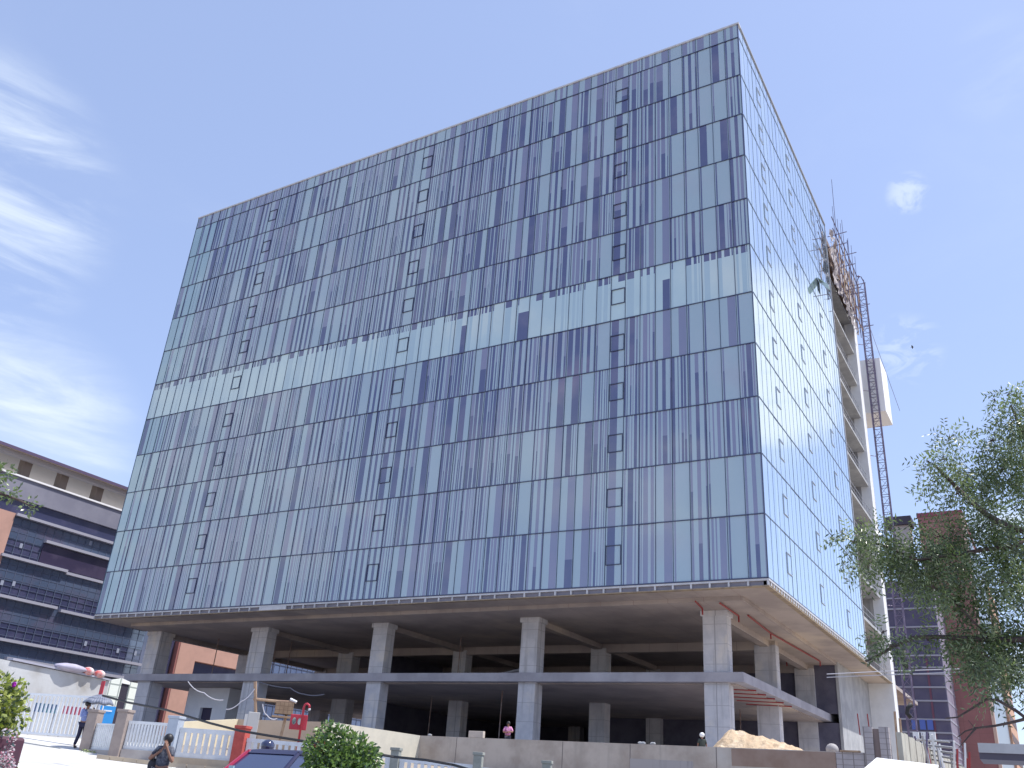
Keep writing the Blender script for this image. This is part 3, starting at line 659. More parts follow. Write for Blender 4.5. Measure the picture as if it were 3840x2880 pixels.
# pile of poles and formwork
pp = empty('pole_heap', PD(3560, 2860, 47), 'jumble of white, red and grey props and pipes stacked right of the plank wall', 'props')
r3 = random.Random(11)
for i in range(26):
    u = 3440+i*7.5+r3.uniform(-6, 6); v = 2770+ (u-3440)*.42+r3.uniform(-14, 22); r = 50+r3.uniform(-4, 4)
    a = PD(u, v+40, r); b = PD(u+r3.uniform(-30, 18), v-r3.uniform(-5, 45), r+r3.uniform(-.8, .8))
    MB().tube([a-Vector((0, 0, 1.4)), b], .05, 5).build('prop', r3.choice((RAIL, WPLAST, REDP, RAIL, STEEL, WPAINT)), pp)
for i in range(5):
    v = 2772+i*18; a = PD(3425+i*14, v, 52); b = PD(3560+i*12, v+10+i*4, 50); MB().tube([a, b], .06, 5).build('ledger_pipe', RAIL, pp)
for i in range(3):
    a = PD(3432+i*31, 2745, 54); MB().box(a.x-.12, a.y-.1, a.z-.9, a.x+.16, a.y+.1, a.z).build('post_cap', WPLAST, pp)
# foreground shed roof and canopy edge
sh = empty('shed', PD(3400, 2880, 24), 'low shed with a bright white sheet roof at the bottom edge before the plank wall', 'shed')
a, b = PD(3288, 2846, 24), PD(3520, 2874, 24.0); bk1 = Vector((.55, 2.2, .12))
c_, d_ = b+bk1+Vector((.4, 0, 0)), a+bk1*.6
w = MB(); up = Vector((0, 0, .03)); w.loft([[a, b, b+up, a+up], [a+Vector((-.25, -1.8, -.55)), b+Vector((-.1, -1.8, -.5)), b+Vector((-.1, -1.8, -.47)), a+Vector((-.25, -1.8, -.52))]])
w.build('roof_sheet', WPLAST, sh)
w = MB(); w.box(a.x-.05, a.y-1.6, g(a.x, a.y), a.x+.05+1.2, a.y-.1, a.z-.65); w.build('wall', mat('brown_shed_wall', (.26, .19, .15), .9), sh)
a, b = PD(3678, 2827, 18), PD(4050, 2823, 18)
cc = empty('canopy', (b.x, b.y, g(b.x, b.y)), 'grey metal canopy edge with a pale top poking in at the lower right', 'canopy')
MB().obox(a, b, 1.2, a.z-.12, b.z-.02, z1b=b.z-.02, z0b=a.z-.12).build('deck', mat('dark_canopy_metal', (.10, .09, .13), .5), cc)
MB().obox(a, b, 1.3, a.z-.02, b.z+.05).build('cap_sheet', WHITE, cc)
MB().box(b.x-.6, b.y-.05, g(b.x, b.y), b.x-.5, b.y+.05, b.z-.1).build('post', RAIL, cc)
# ================================================================== SAND HEAP
def heap():
    L, R = PD(2672, 2802, 46), PD(3068, 2818, 45); c = (L+R)/2; mb = MB(); n, m = 60, 22; ln = (R-L).length
    pk = lambda t: max(0, min(t/.16, 1))**.6*(1-max(0, t-.2)/.82)**.62
    V = []
    for i in range(n+1):
        row = []
        for j in range(m+1):
            t = i/n; s = j/m*2-1; x = L.x+(R.x-L.x)*t; y = -9.3+(L.y-L.y)+s*1.6
            h = 1.22*pk(t)*max(0, 1-abs(s)**1.5)
            h += (noise.noise(Vector((x*3.1, y*3.1, 0)))*.10+noise.noise(Vector((x*8, y*8, 3)))*.045)*(h > .02)*min(1, h*4)
            row.append((x, y, 3.9+h))
        V.append(row)
    for i in range(n):
        for j in range(m): mb.quad(V[i][j], V[i+1][j], V[i+1][j+1], V[i][j+1])
    mb.box(L.x, -10.8, 3.55, R.x, -7.8, 3.9)
    o = mb.build('sand_heap', mat('excavated_sand', (.58, .44, .29), .95, c2=(.47, .34, .22), sc=2.5, bump=.05, bsc=7, c3=(.68, .55, .40)), origin=(c.x, -9.3, 3.6))
    tag(o, 'heap of yellow excavated sand on the wall before the right front column', 'sand heap')
heap()
mx_ = PD(3120, 2802, 48); q = empty('mortar_drum', (mx_.x, mx_.y, 3.6), 'round pale drum standing right of the sand heap', 'drum')
MB().ball((mx_.x, mx_.y, mx_.z-.1), .3, 14, 9, sc=(1, 1, .9)).build('drum', mat('dusty_drum', (.4, .38, .38), .8, c2=(.3, .28, .28), sc=3), q, smooth=True)
m = MB()
for s in (-.3, .3): m.tube([(mx_.x+s, mx_.y, 3.6), (mx_.x, mx_.y, mx_.z)], .04, 5)
m.build('stand', BLACK, q)
# ================================================================== FENCE
BR = mat('brown_cement_pillar', (.34, .28, .25), .9, c2=(.28, .23, .21), sc=2.5, bump=.008, bsc=12)
PB = mat('blue_grey_pillar', (.42, .47, .54), .8, c2=(.36, .41, .48), sc=2)
PR = mat('weathered_red_paint', (.50, .09, .07), .8, c2=(.38, .06, .05), sc=3.5, c3=(.55, .2, .15))
PO = mat('olive_grey_pillar', (.30, .31, .28), .9, c2=(.24, .25, .22), sc=3)
fp = [('P1', (-18.0, -30.15), 3.50, BR, 'brown cement fence pillar just behind the man with the umbrella'),
      ('P2', (-16.2, -30.2), 3.53, BR, 'brown cement fence pillar between two white picket panels, right of the umbrella man'),
      ('P3', (-14.3, -29.4), 3.42, PB, 'pale blue-grey fence pillar behind the woman in black'),
      ('P4', (-11.95, -28.3), 3.24, PR, 'red painted fence pillar left of the red car'),
      ('P5', (-9.2, -27.07), 3.0, PR, 'red capped fence pillar half hidden behind the round bush'),
      ('P6', (-6.51, -26.14), 2.85, PO, 'olive-grey fence post just right of the round bush'),
      ('P7', (-3.6, -25.29), 2.87, PO, 'olive-grey fence post below the white smear on the cement wall'),
      ('P8', (-1.3, -24.57), 2.74, PO, 'rightmost olive-grey fence post at the bottom edge')]
FA = math.atan2(5.6, 16.9)
for i, (_, (x, y), zt, m, lab) in enumerate(fp):
    q = empty('fence_pillar', (x, y, g(x, y)), lab, 'fence pillar', 'pillars of the roadside fence', rz=FA if i > 1 else .35)
    w_ = .21 if i < 5 else .15; h = zt-g(x, y)
    MB().box(-w_, -w_, -.4, w_, w_, h-.1).build('shaft', m, q, local=True, bevel=.012)
    MB().box(-w_-.03, -w_-.03, h-.099, w_+.03, w_+.03, h).build('cap', m, q, local=True, bevel=.012)
SANDY = mat('sandy_plinth', (.52, .42, .30), .95, c2=(.42, .35, .27), sc=1.5)
GREYP = mat('grey_plinth', (.36, .32, .30), .95, c2=(.45, .41, .38), sc=1.2)
def panel(a, b, za, zb, hgt, nb, lab, barw, top, bot, plm, slotmat=WPAINT):
    a, b = Vector(a), Vector(b); d = (b-a); L = d.length; d.normalize()
    q = empty('fence_panel', ((a.x+b.x)/2, (a.y+b.y)/2, za-hgt), lab, 'fence panel', 'white slotted panels of the roadside fence')
    def z(t): return za+(zb-za)*t
    def seg(t0, t1, lo, hi, th=.07):
        w = MB(); p, r_ = a+d*L*t0, a+d*L*t1
        w.obox(p, r_, th, z(t0)+lo, z(t0)+hi, z0b=z(t1)+lo, z1b=z(t1)+hi); return w
    seg(0, 1, -top, 0).build('top_rail', slotmat, q); seg(0, 1, -hgt, -hgt+bot).build('bottom_rail', slotmat, q)
    for k in range(nb):
        t = (k+.5)/nb; t0 = t-barw/L/2; t1 = t+barw/L/2
        if k == 0: t0 = 0.005
        if k == nb-1: t1 = .995
        seg(max(t0, .004), min(t1, .996), -hgt+bot, -top, .05).build('bar', slotmat, q)
    seg(0.003, .997, -hgt-.9, -hgt-.004, .26).build('plinth', plm, q)
F = [Vector(p[1]) for p in fp]
def between(i, j, w=.22):
    d = (F[j]-F[i]).normalized(); return F[i]+d*w, F[j]-d*w
a, b = between(0, 1); panel(a, b, 3.02, 3.02, .92, 12, 'short white picket panel right behind the umbrella man', .07, .06, .07, GREYP)
a, b = between(1, 2); panel(a, b, 3.16, 3.16, .98, 13, 'white picket panel left of the blue-grey pillar', .08, .10, .12, GREYP)
a, b = between(2, 3); panel(a, b, 3.04, 3.04, 1.0, 9, 'white slotted panel between the blue-grey and the red pillar', .15, .16, .16, SANDY)
a, b = between(3, 4); panel(a, b, 2.84, 2.80, 1.0, 11, 'white slotted panel just right of the red pillar, behind the red car', .13, .13, .16, SANDY)
a, b = between(4, 5, .18); panel(a, b, 2.72, 2.60, .95, 10, 'white slotted panel right of the round bush', .13, .12, .16, SANDY)
a, b = between(5, 6, .16); panel(a, b, 2.53, 2.46, .95, 11, 'white slotted panel between the first and second olive-grey posts', .12, .13, .16, SANDY)
a, b = between(6, 7, .16); panel(a, b, 2.40, 2.34, .95, 9, 'white slotted panel left of the rightmost olive-grey post', .12, .13, .16, SANDY)
# gate
G0, G1 = Vector((-22.6, -30.5)), Vector((-18.9, -29.25))
gt = empty('sliding_gate', ((G0.x+G1.x)/2, (G0.y+G1.y)/2, 2.4), 'wide white barred gate at the left, behind the man with the umbrella', 'gate')
gd = (G1-G0); gl_ = gd.length; gd.normalize()
def gseg(t0, t1, z0, z1, th=.05): return MB().obox(G0+gd*gl_*t0, G0+gd*gl_*t1, th, z0, z1)
GW = mat('gate_white', (.78, .80, .82), .5)
gseg(0, 1, 3.98, 4.06, .07).build('top_rail', GW, gt); gseg(0, 1, 2.52, 2.60, .07).build('bottom_rail', GW, gt)
for k in range(22): t = k/21; gseg(max(0, t-.0085), min(1, t+.0085), 2.601, 3.979, .04).build('bar', GW, gt)
gp_ = empty('gate_pillar', (-22.95, -30.6, 2.3), 'grey gate pillar behind the yellow-green bush at the left edge', 'gate pillar'); MB().box(-23.2, -30.8, 2, -22.72, -30.4, 4.0).build('shaft', mat('slate_pillar', (.25, .25, .31), .8, c2=(.3, .3, .35), sc=2), gp_, bevel=.01); MB().box(-23.25, -30.85, 4.0, -22.67, -30.35, 4.1).build('cap', PO, gp_)
tr = MB().obox((-22.0, -32.0), (-18.4, -31.3), .10, 0, 1)
tr = MB()
for k in range(10):
    a = Vector((-22.4, -32.0)).lerp(Vector((-18.5, -30.9)), k/10); b = Vector((-22.4, -32.0)).lerp(Vector((-18.5, -30.9)), (k+1)/10)
    tr.obox(a, b, .10, g(*a)-.05, g(*a)+.035, z0b=g(*b)-.05, z1b=g(*b)+.035)
tag(tr.build('gate_rail', mat('dusty_steel', (.33, .34, .34), .7)), 'thin grey gate track lying across the bright pavement', 'rail')
# things behind the gate
ba = MB().obox((-27.5, -27.8), (-24.2, -26.4), .08, 2.55, 3.55)
def board(u0, u1, v0, v1, r, m, lab, cat, name='hoarding_board', group=None):
    a, b = PD(u0, v1, r), PD(u1, v1, r); zt = PD((u0+u1)/2, v0, r).z; z0 = PD((u0+u1)/2, v1, r).z
    q = empty(name, ((a.x+b.x)/2, (a.y+b.y)/2, 2.6), lab, cat, group)
    MB().obox(a, b, .06, z0, zt).build('board', m, q)
    for t in (.1, .9): p = a.lerp(b, t); n_ = Vector((-(b-a).y, (b-a).x, 0)).normalized()*.07; p = p+n_; MB().box(p.x-.03, p.y-.03, 2.3, p.x+.03, p.y+.03, zt-.05).build('post', RAIL, q)
board(118, 215, 2638, 2672, 47, mat('navy_board', (.05, .08, .17), .6, c2=(.08, .2, .22), sc=2), 'navy blue board seen through the left half of the gate', 'board', group=None)
board(232, 318, 2650, 2680, 47, mat('crimson_board', (.35, .05, .09), .6, c2=(.25, .04, .08), sc=2), 'crimson board seen through the right half of the gate', 'board')
gm = mat('pale_cement_wall', (.50, .51, .52), .9, c2=(.42, .42, .42), sc=.6, c3=(.33, .31, .28), bump=.01, bsc=5)
yw = empty('cement_wall', (-30, -24, 3), 'rough pale grey cement wall behind the white gate', 'wall')
w = MB(); w.obox((-30.0, -34), (-30.0, -21.3), .3, 2.4, 6.1, z1b=5.7); w.build('wall', gm, yw)
w = MB(); w.obox((-29.95, -27.0), (-29.95, -21.3), .45, 5.93, 6.03, z0b=5.71, z1b=5.79); w.build('coping', LBAND, yw)
a = PX(300, 2524, -29.8)
def sack(c, s, m, lab, nm='sack', cat='sack'):
    q = MB().ball((0, 0, 0), .5, 12, 8, sc=s, jit=.05).build(nm, m, smooth=True, origin=(0, 0, 0)); q.location = c; tag(q, lab, cat)
sack((-29.8, -23.8, 6.02), (.7, 1.9, .42), mat('lavender_tarp', (.42, .40, .50), .8, c2=(.35, .33, .42), sc=3), 'lavender-grey tarpaulin bundle on top of the rough cement wall', 'tarpaulin_bundle', 'tarpaulin')
RWS = mat('red_white_sack', (.70, .66, .66), .8, c2=(.55, .08, .07), sc=2.2)
sack((-29.8, -22.75, 6.0), (.6, .62, .42), RWS, 'red and white sack next to the tarpaulin on the cement wall')
sack((-29.8, -22.05, 5.95), (.6, .6, .40), RWS, 'red and white sack at the far right end of the cement wall')
ws = empty('site_shed', (-30.5, -19.7, 3), 'white panelled shed with a tall dark doorway, right of the cement wall', 'shed')
WG = mat('white_sheet_panels', (.72, .76, .70), .7, lines=((1.6, 1.6, 1.6), (.30, .34, .32), .07))
a0, a1 = PD(398, 2552, 55), PD(512, 2562, 56.5); dA, dB = PD(452, 2562, 55.6), PD(482, 2568, 56)
w = MB(); w.obox(a0, dA, .2, 2.5, a0.z, z1b=dA.z+.25); w.obox(dB, a1, .2, 2.5, dB.z+.15, z1b=a1.z); w.build('wall', WG, ws)
w = MB(); w.obox(dA, dB, .08, 2.5, dA.z, z1b=dB.z); w.build('doorway', mat('doorway_shade', (.03, .025, .045), .7), ws)  # dark panel painted for the shade within the open doorway
w = MB(); w.obox(dA, dB, .2, dA.z+.004, dA.z+.25, z1b=dB.z+.15, z0b=dB.z+.004); w.build('lintel', WPLAST, ws)
def prismthing(u0, u1, v0, v1, r, m, nm, lab, cat, th=.6):
    a, b = PD(u0, v1, r), PD(u1, v1, r); zt = PD((u0+u1)/2, v0, r).z; z0 = PD((u0+u1)/2, v1, r).z; c = (a+b)/2
    q = empty(nm, (c.x, c.y, g(c.x, c.y)), lab, cat); return q, a, b, z0, zt
q, a, b, z0, zt = prismthing(368, 428, 2648, 2682, 48, None, 'blue_cabinet', 'bright blue box with a white panel on its face, right of the umbrella man', 'box')
BLU = mat('azure_paint', (.03, .27, .62), .5)
MB().obox(a, b, .6, g(a.x, a.y), zt).build('body', BLU, q)
d = (b-a).normalized(); n_ = Vector((d.y, -d.x, 0))*.31
MB().obox(a.lerp(b, .28)+n_, a.lerp(b, .8)+n_, .02, z0+.15, zt-.18).build('label_panel', WPLAST, q)
p = PD(380, 2590, 50); q = empty('red_banner', (p.x, p.y, 3), 'narrow red banner hanging upright above the umbrella', 'banner'); MB().box(p.x-.13, p.y-.02, p.z-.45, p.x+.13, p.y+.02, p.z+.45).build('cloth', RED, q); MB().tube([(p.x, p.y+.05, 2.8), (p.x, p.y+.05, p.z+.5)], .03, 5).build('pole', RAIL, q)
# cabin under the slab
cbn = empty('site_cabin', (-56.3, 10, 3.72), 'pale blue-grey cabin with a dark opening under the concrete slab, between the two left columns', 'cabin')
w = MB(); w.box(-59.2, 9, 3.72, -57.1, 12, 9.0); w.box(-55.5, 9, 3.72, -53.6, 12, 9.0); w.box(-57.1, 9, 7.2, -55.5, 12, 9.0); w.build('wall', mat('pale_blue_render', (.84, .86, .88), .8, c2=(.76, .78, .82), sc=.5), cbn)
MB().box(-57.1, 9.3, 3.72, -55.5, 9.4, 7.19).build('door', mat('opening_shade', (.04, .03, .07), .6), cbn)  # dark sheet stands for the shade inside a tall opening
# hydrant box
hy = empty('hydrant_cabinet', PD(1120, 2790, 37.5), 'red fire hydrant cabinet with two oval windows and a hooked red pipe', 'hydrant cabinet')
a, b = PD(1085, 2718, 37.5), PD(1150, 2718, 37.5); d = (b-a).normalized(); nn = Vector((d.y, -d.x, 0))
zc = PD(1120, 2680, 37.5).z; zl = PD(1105, 2736, 37.5).z
MB().obox(a, b, .22, zl, zc).build('box', RED, hy, bevel=.02)
for t in (.24, .56):
    p = a.lerp(b, t)+nn*.115; p.z = (zl+zc)/2+.03
    w = MB(); R_ = [p+d*(.075*math.cos(k*math.pi/8))+Vector((0, 0, .13*math.sin(k*math.pi/8))) for k in range(16)]
    w.loft([R_, [x+nn*.012 for x in R_]]); w.build('oval_window', mat('greenish_window', (.10, .14, .13), .2, c2=(.45, .5, .48), sc=5), hy)
pb = a.lerp(b, .68)+nn*.2; zt_ = PD(1140, 2640, 37.5).z
MB().tube([(pb.x, pb.y, g(pb.x, pb.y)), (pb.x, pb.y, zt_-.12), (pb.x+.04, pb.y, zt_-.03), (pb.x+.12, pb.y+.03, zt_), (pb.x+.20, pb.y+.06, zt_-.05), (pb.x+.22, pb.y+.08, zt_-.16)], .045, 8).build('pipe', RED, hy, smooth=True)
MB().ball((pb.x+.22, pb.y+.08, zt_-.2), .055, 8, 6).build('nozzle', WPAINT, hy, smooth=True)
# bamboo frame with crate
bf = empty('bamboo_rack', PD(1020, 2740, 43), 'bamboo pole frame with a long pole reaching the slab, left of the hydrant cabinet', 'bamboo frame')
P4 = lambda u, v: PD(u, v, 43)
for (A, B) in (((957, 2556), (960, 2770)), ((1086, 2630), (1050, 2775)), ((1000, 2510), (1004, 2480))):
    if A == (1000, 2510): continue
    MB().tube([P4(*A), P4(*B)], .07, 6, r2=.06).build('post', BAMBOO, bf)
MB().tube([P4(950, 2621), P4(1040, 2630), P4(1112, 2634)], .06, 6).build('cross_pole', BAMBOO, bf)
MB().tube([P4(1088, 2622), P4(1112, 2634)], .07, 6).build('white_stub', WPLAST, bf)
a, b = P4(1028, 2676), P4(1098, 2672)
cr = empty('wooden_crate', a, 'brown wooden crate on a plank slung from the bamboo frame', 'crate'); MB().obox(a, b, .5, a.z, a.z+.5).build('body', mat('crate_wood', (.33, .23, .15), .9, c2=(.25, .17, .11), sc=3, lines=((4, 4, 6), (.16, .1, .07), .05)), cr)
a2, b2 = P4(1020, 2682), P4(1108, 2678); MB().obox(a2, b2, .5, a2.z-.06, a2.z).build('plank', BAMBOO, bf)
a, b = P4(928, 2697), P4(972, 2697); q = empty('grey_cabinet', (a.x, a.y, 3), 'pale grey electrical cabinet standing behind the bamboo pole', 'cabinet'); MB().obox(a, b, .35, 2.2, P4(940, 2670).z).build('body', mat('cabinet_grey', (.46, .46, .46), .6), q, bevel=.02)
MB().obox(a+Vector((.02, -.2, 0)), b+Vector((.02, -.2, 0)), .02, 2.9, P4(940, 2674).z-.06).build('door', mat('cabinet_door', (.52, .52, .52), .5), q)
# cables
def cable(pts, lab, r=.012, m=BLACK, sag=0):
    V = [Vector(p) for p in pts]; out_ = []
    for i in range(len(V)-1):
        for k in range(8): t = k/8; p = V[i].lerp(V[i+1], t); out_.append(p-Vector((0, 0, sag*4*t*(1-t))))
    out_.append(V[-1]); o = MB().tube(out_, r, 5, 0).build('cable', m, origin=V[0]); tag(o, lab, 'cable')
cable([PD(u, v, r) for u, v, r in ((385, 2608, 34), (475, 2633, 33), (625, 2662, 31), (700, 2685, 30), (790, 2712, 29), (900, 2740, 28), (1000, 2757, 27.5), (1120, 2776, 27))], 'thick black cable sagging past the fence pillars from the umbrella to the hydrant', .035)
cable([PD(u, v, r) for u, v, r in ((1120, 2776, 27), (1390, 2824, 26), (1480, 2838, 26), (1600, 2850, 25), (1700, 2868, 25), (1790, 2895, 24))], 'thick black cable sagging in front of the olive-grey posts', .035)
LC = mat('pale_wire', (.5, .5, .55), .6)
cable([PD(705, 2555, 41), PD(765, 2597, 41), PD(838, 2625, 41)], 'pale wire hanging down from the slab across the cabin', .02, LC, .1)
cable([PD(848, 2660, 42), PD(905, 2630, 42), PD(955, 2583, 42)], 'pale wire tied to the top of the bamboo pole', .02, LC, .1)
cable([PY(975, 2558, 4.7), PY(1090, 2580, 4.7), PY(1140, 2603, 4.7), PY(1215, 2604, 4.7)], 'faint grey wire drooping under the concrete slab', .04, mat('grey_wire', (.25, .25, .3), .7), .1)
cable([PD(985, 2640, 42.5), PD(1000, 2680, 42.5), PD(1040, 2694, 42.5)], 'pale rope looped below the wooden crate', .025, LC, .1)
cable([PD(3100, 2540, 44), PD(3300, 2532, 44), PD(3600, 2520, 44)], 'lower pale wire strung in front of the brick-red tower', .02, LC, .0)
cable([PD(3100, 2528, 44), PD(3300, 2518, 44), PD(3600, 2508, 44)], 'higher pale wire strung in front of the brick-red tower', .02, LC, .0)
# ================================================================== PEOPLE
def skin(name, verts, edges, rad, m, parent, root=0, sub=2, smooth=.0):
    me = bpy.data.meshes.new(name); me.from_pydata([tuple(v) for v in verts], edges, []); me.materials.append(m)
    o = bpy.data.objects.new(name, me); COL.objects.link(o); o.parent = parent; WM[o] = WM[parent].copy()
    md = o.modifiers.new('skin', 'SKIN'); md.use_smooth_shade = True; md.branch_smoothing = smooth
    sv_ = me.skin_vertices[0].data
    for i, r in enumerate(rad):
        sv_[i].radius = r if isinstance(r, tuple) else (r, r); sv_[i].use_root = (i == root)
    sb_ = o.modifiers.new('sub', 'SUBSURF'); sb_.levels = sub; sb_.render_levels = sub
    return o
SKIN_ = mat('brown_skin', (.26, .13, .085), .6); HAIR = mat('black_hair', (.012, .010, .012), .5)
def person(root, J, top, bottom, hair, hair_scale=(1, 1, 1), sleeve=.5, long_hair=False, shoes=BLACK, cap=None, k=1.0):
    """J: joint name -> (x right, y away, z up) in metres, root at the feet"""
    V = {n: Vector(p) for n, p in J.items()}
    vs, es, rd = [], [], []
    def add(p, r, prev=None):
        vs.append(p); rd.append(r); 
        if prev is not None: es.append((prev, len(vs)-1))
        return len(vs)-1
    pel = add(V['pelvis'], (.13*k, .10*k)); ch = add(V['chest'], (.135*k, .10*k), pel); nb = add(V['neck'], .055, ch)
    hl = add(V['neck'].lerp(V['head'], .55), .062, nb); hm = add(V['head'], (.078, .088), hl); ht = add(V['head']+(V['head']-V['neck']).normalized()*.075, .06, hm)
    fd = Vector(J.get('face', (0, -1, 0))).normalized()
    add(V['head']+fd*.088-(V['head']-V['neck']).normalized()*.015, .013, hm)          # nose
    for s in 'LR':
        sh_ = add(V['sh'+s], .052*k, ch); el = add(V['el'+s], .038*k, sh_); wr = add(V['wr'+s], .026, el)
        d = (V['wr'+s]-V['el'+s]).normalized(); hd = Vector(J.get('hand'+s, tuple(d))).normalized(); side = hd.orthogonal().normalized()
        pm = add(V['wr'+s]+hd*.06, (.034, .018), wr)
        curl = hd.cross(side)
        for f_, ln in zip((-.027, -.009, .009, .027), (.062, .075, .07, .055)):
            a = add(vs[pm]+side*f_+hd*.035, .0095, pm); b_ = add(vs[a]+hd*ln*.5+curl*.012, .0085, a); add(vs[b_]+hd*ln*.35+curl*.03, .0075, b_)
        a = add(V['wr'+s]+hd*.03+side*.04, .011, wr); add(vs[a]+hd*.04+side*.012+curl*.01, .009, a)
        hp = add(V['hip'+s], .085*k, pel); kn = add(V['kn'+s], .058*k, hp); an = add(V['an'+s], .04*k, kn); add(V['toe'+s], .034, an)
    body = skin('body', vs, es, rd, SKIN_, root)
    # shirt
    def sub(lst, edges, m, nm): return skin(nm, [p for p, _ in lst], edges, [r for _, r in lst], m, root, sub=2)
    el = {s: V['sh'+s].lerp(V['el'+s], sleeve*1.5) if sleeve < .66 else V['wr'+s].lerp(V['el'+s], .1) for s in 'LR'}
    L_ = [(V['pelvis']+Vector((0, 0, .0)), (.155*k, .125*k)), (V['pelvis'].lerp(V['chest'], .5), (.15*k, .12*k)), (V['chest'], (.165*k, .125*k)), (V['chest'].lerp(V['neck'], .7), (.075, .07)),
          (V['shL'], .072*k), (V['shR'], .072*k), (el['L'], .056*k), (el['R'], .056*k)]
    ed = [(0, 1), (1, 2), (2, 3), (2, 4), (2, 5), (4, 6), (5, 7)]
    if sleeve >= .66:
        L_[6] = (V['elL'], .055*k); L_[7] = (V['elR'], .055*k); L_ += [(el['L'], .042), (el['R'], .042)]; ed += [(6, 8), (7, 9)]
    sub(L_, ed, top, 'shirt')
    sub([(V['pelvis']+Vector((0, 0, -.02)), (.15*k, .12*k)), (V['hipL'], .10*k), (V['hipR'], .10*k), (V['knL'], .075*k), (V['knR'], .075*k), (V['anL']+Vector((0, 0, .02)), .06*k), (V['anR']+Vector((0, 0, .02)), .06*k)],
        [(0, 1), (0, 2), (1, 3), (2, 4), (3, 5), (4, 6)], bottom, 'trousers')
    for s in 'LR':
        d = (V['toe'+s]-V['an'+s]); p = V['an'+s].lerp(V['toe'+s], .5)
        MB().ball(p+Vector((0, 0, -.01)), .06, 10, 6, sc=(.85, 1.9, .7)).build('shoe', shoes, root, local=True, smooth=True)
    up = (V['head']-V['neck']).normalized()
    if cap is None:
        h = MB(); h.ball(V['head']+up*.035-fd*.028, .108*hair_scale[0], 14, 10, sc=(1, 1.05, 1.05))
        if long_hair: h.ball(V['head']-fd*.09-up*.11, .08, 12, 8, sc=(1.05, .8, 1.7))
        h.build('hair', hair, root, local=True, smooth=True)
    else:
        h = MB(); h.ball(V['head']+up*.045, .135, 16, 12, sc=(1, 1.1, .95)); h.build('helmet', cap, root, local=True, smooth=True)
    sd_ = fd.cross(up)
    for s in (-1, 1):
        MB().ball(V['head']+fd*.085+sd_*.032*s+up*.012, .011, 8, 6).build('eye', BLACK, root, local=True, smooth=True)
        MB().ball(V['head']+sd_*.083*s-up*.005, .022, 8, 6, sc=(.5, 1, 1.4)).build('ear', SKIN_, root, local=True, smooth=True)
    MB().ball(V['head']+fd*.084-up*.04, .02, 8, 6, sc=(1.2, .35, .3)).build('mouth', mat('lips', (.22, .07, .06), .6), root, local=True, smooth=True)
    return body
CRZ = math.radians(30)
def stand(h=1.7, lean=0.0):
    s = h/1.7
    J = dict(pelvis=(0, 0, .92), chest=(lean*.5, 0, 1.26), neck=(lean*.8, 0, 1.45), head=(lean, -.01, 1.585), shL=(-.17, 0, 1.38), shR=(.17, 0, 1.38), elL=(-.24, .02, 1.1), elR=(.24, .02, 1.1),
             wrL=(-.25, -.08, .86), wrR=(.25, -.08, .86), hipL=(-.085, 0, .86), hipR=(.085, 0, .86), knL=(-.10, -.02, .48), knR=(.10, -.02, .48), anL=(-.11, .02, .09), anR=(.11, .02, .09), toeL=(-.12, -.10, .04), toeR=(.12, -.10, .04))
    return {k: tuple(c*s for c in v) for k, v in J.items()}
# man under the umbrella, seen from behind and the side, facing right
mp = PD(290, 2812, 40); mz = g(mp.x, mp.y)
man = empty('person', (mp.x, mp.y, mz), 'man in pale blue shirt and navy trousers holding a grey umbrella by the gate', 'person', rz=CRZ)
J = stand(1.70)
J.update(face=(.9, .4, -.25), elL=(-.12, -.12, 1.13), elR=(.30, .02, 1.15), wrL=(.16, -.16, 1.22), wrR=(.30, -.12, 1.34), shL=(-.12, -.12, 1.40), shR=(.10, .12, 1.40), handR=(0, 0, 1), handL=(1, 0, .2),
         anL=(-.16, -.02, .09), toeL=(-.04, -.04, .04), knL=(-.08, -.02, .5), anR=(.10, .05, .09), toeR=(.23, .06, .04), knR=(.10, .03, .5))
person(man, J, mat('pale_blue_shirt', (.20, .26, .52), .8, c2=(.25, .31, .58), sc=8), mat('navy_trousers', (.02, .02, .055), .8), HAIR, sleeve=.8)
um = empty('umbrella', (mp.x+.28, mp.y+.16, mz+1.35), 'grey umbrella with drooping rim held up by the man in the pale blue shirt', 'umbrella', rz=CRZ)
U = MB(); NS = 8; rr = [0, .14, .30, .46, .60]; zz = [.64, .62, .55, .44, .27]
c0 = Vector((.02, .0, 0))
for i in range(4):
    for j in range(NS*4):
        def P(i, j):
            a = 2*math.pi*j/(NS*4); f_ = 1-.07*(i/4)*(1-abs(((j/4) % 1)-.5)*2)*1; dz = -.03*(i/4)**2*0+(.05*(i/4)**2*(1-abs(((j/4) % 1)-.5)*2))
            return (rr[i]*f_*math.cos(a)+zz[i]*.12, rr[i]*f_*math.sin(a), zz[i]+dz)
        U.quad(P(i, j), P(i+1, j), P(i+1, j+1), P(i, j+1))
o = U.build('canopy', mat('grey_umbrella_cloth', (.17, .19, .25), .6, c2=(.22, .24, .30), sc=4), um, local=True, smooth=True); sol = o.modifiers.new('s', 'SOLIDIFY'); sol.thickness = .006
MB().tube([(0, 0, -.12), (.078, 0, .68)], .008, 6).build('shaft', RAIL, um, local=True)
MB().tube([(0, 0, -.2), (0, 0, -.08)], .016, 6).build('handle', BLACK, um, local=True)
for j in range(NS):
    a = 2*math.pi*j/NS; MB().tube([(zz[i_]*.12+rr[i_]*math.cos(a)*.98, rr[i_]*math.sin(a)*.98, zz[i_]-.012) for i_ in range(5)], .004, 4).build('rib', RAIL, um, local=True)
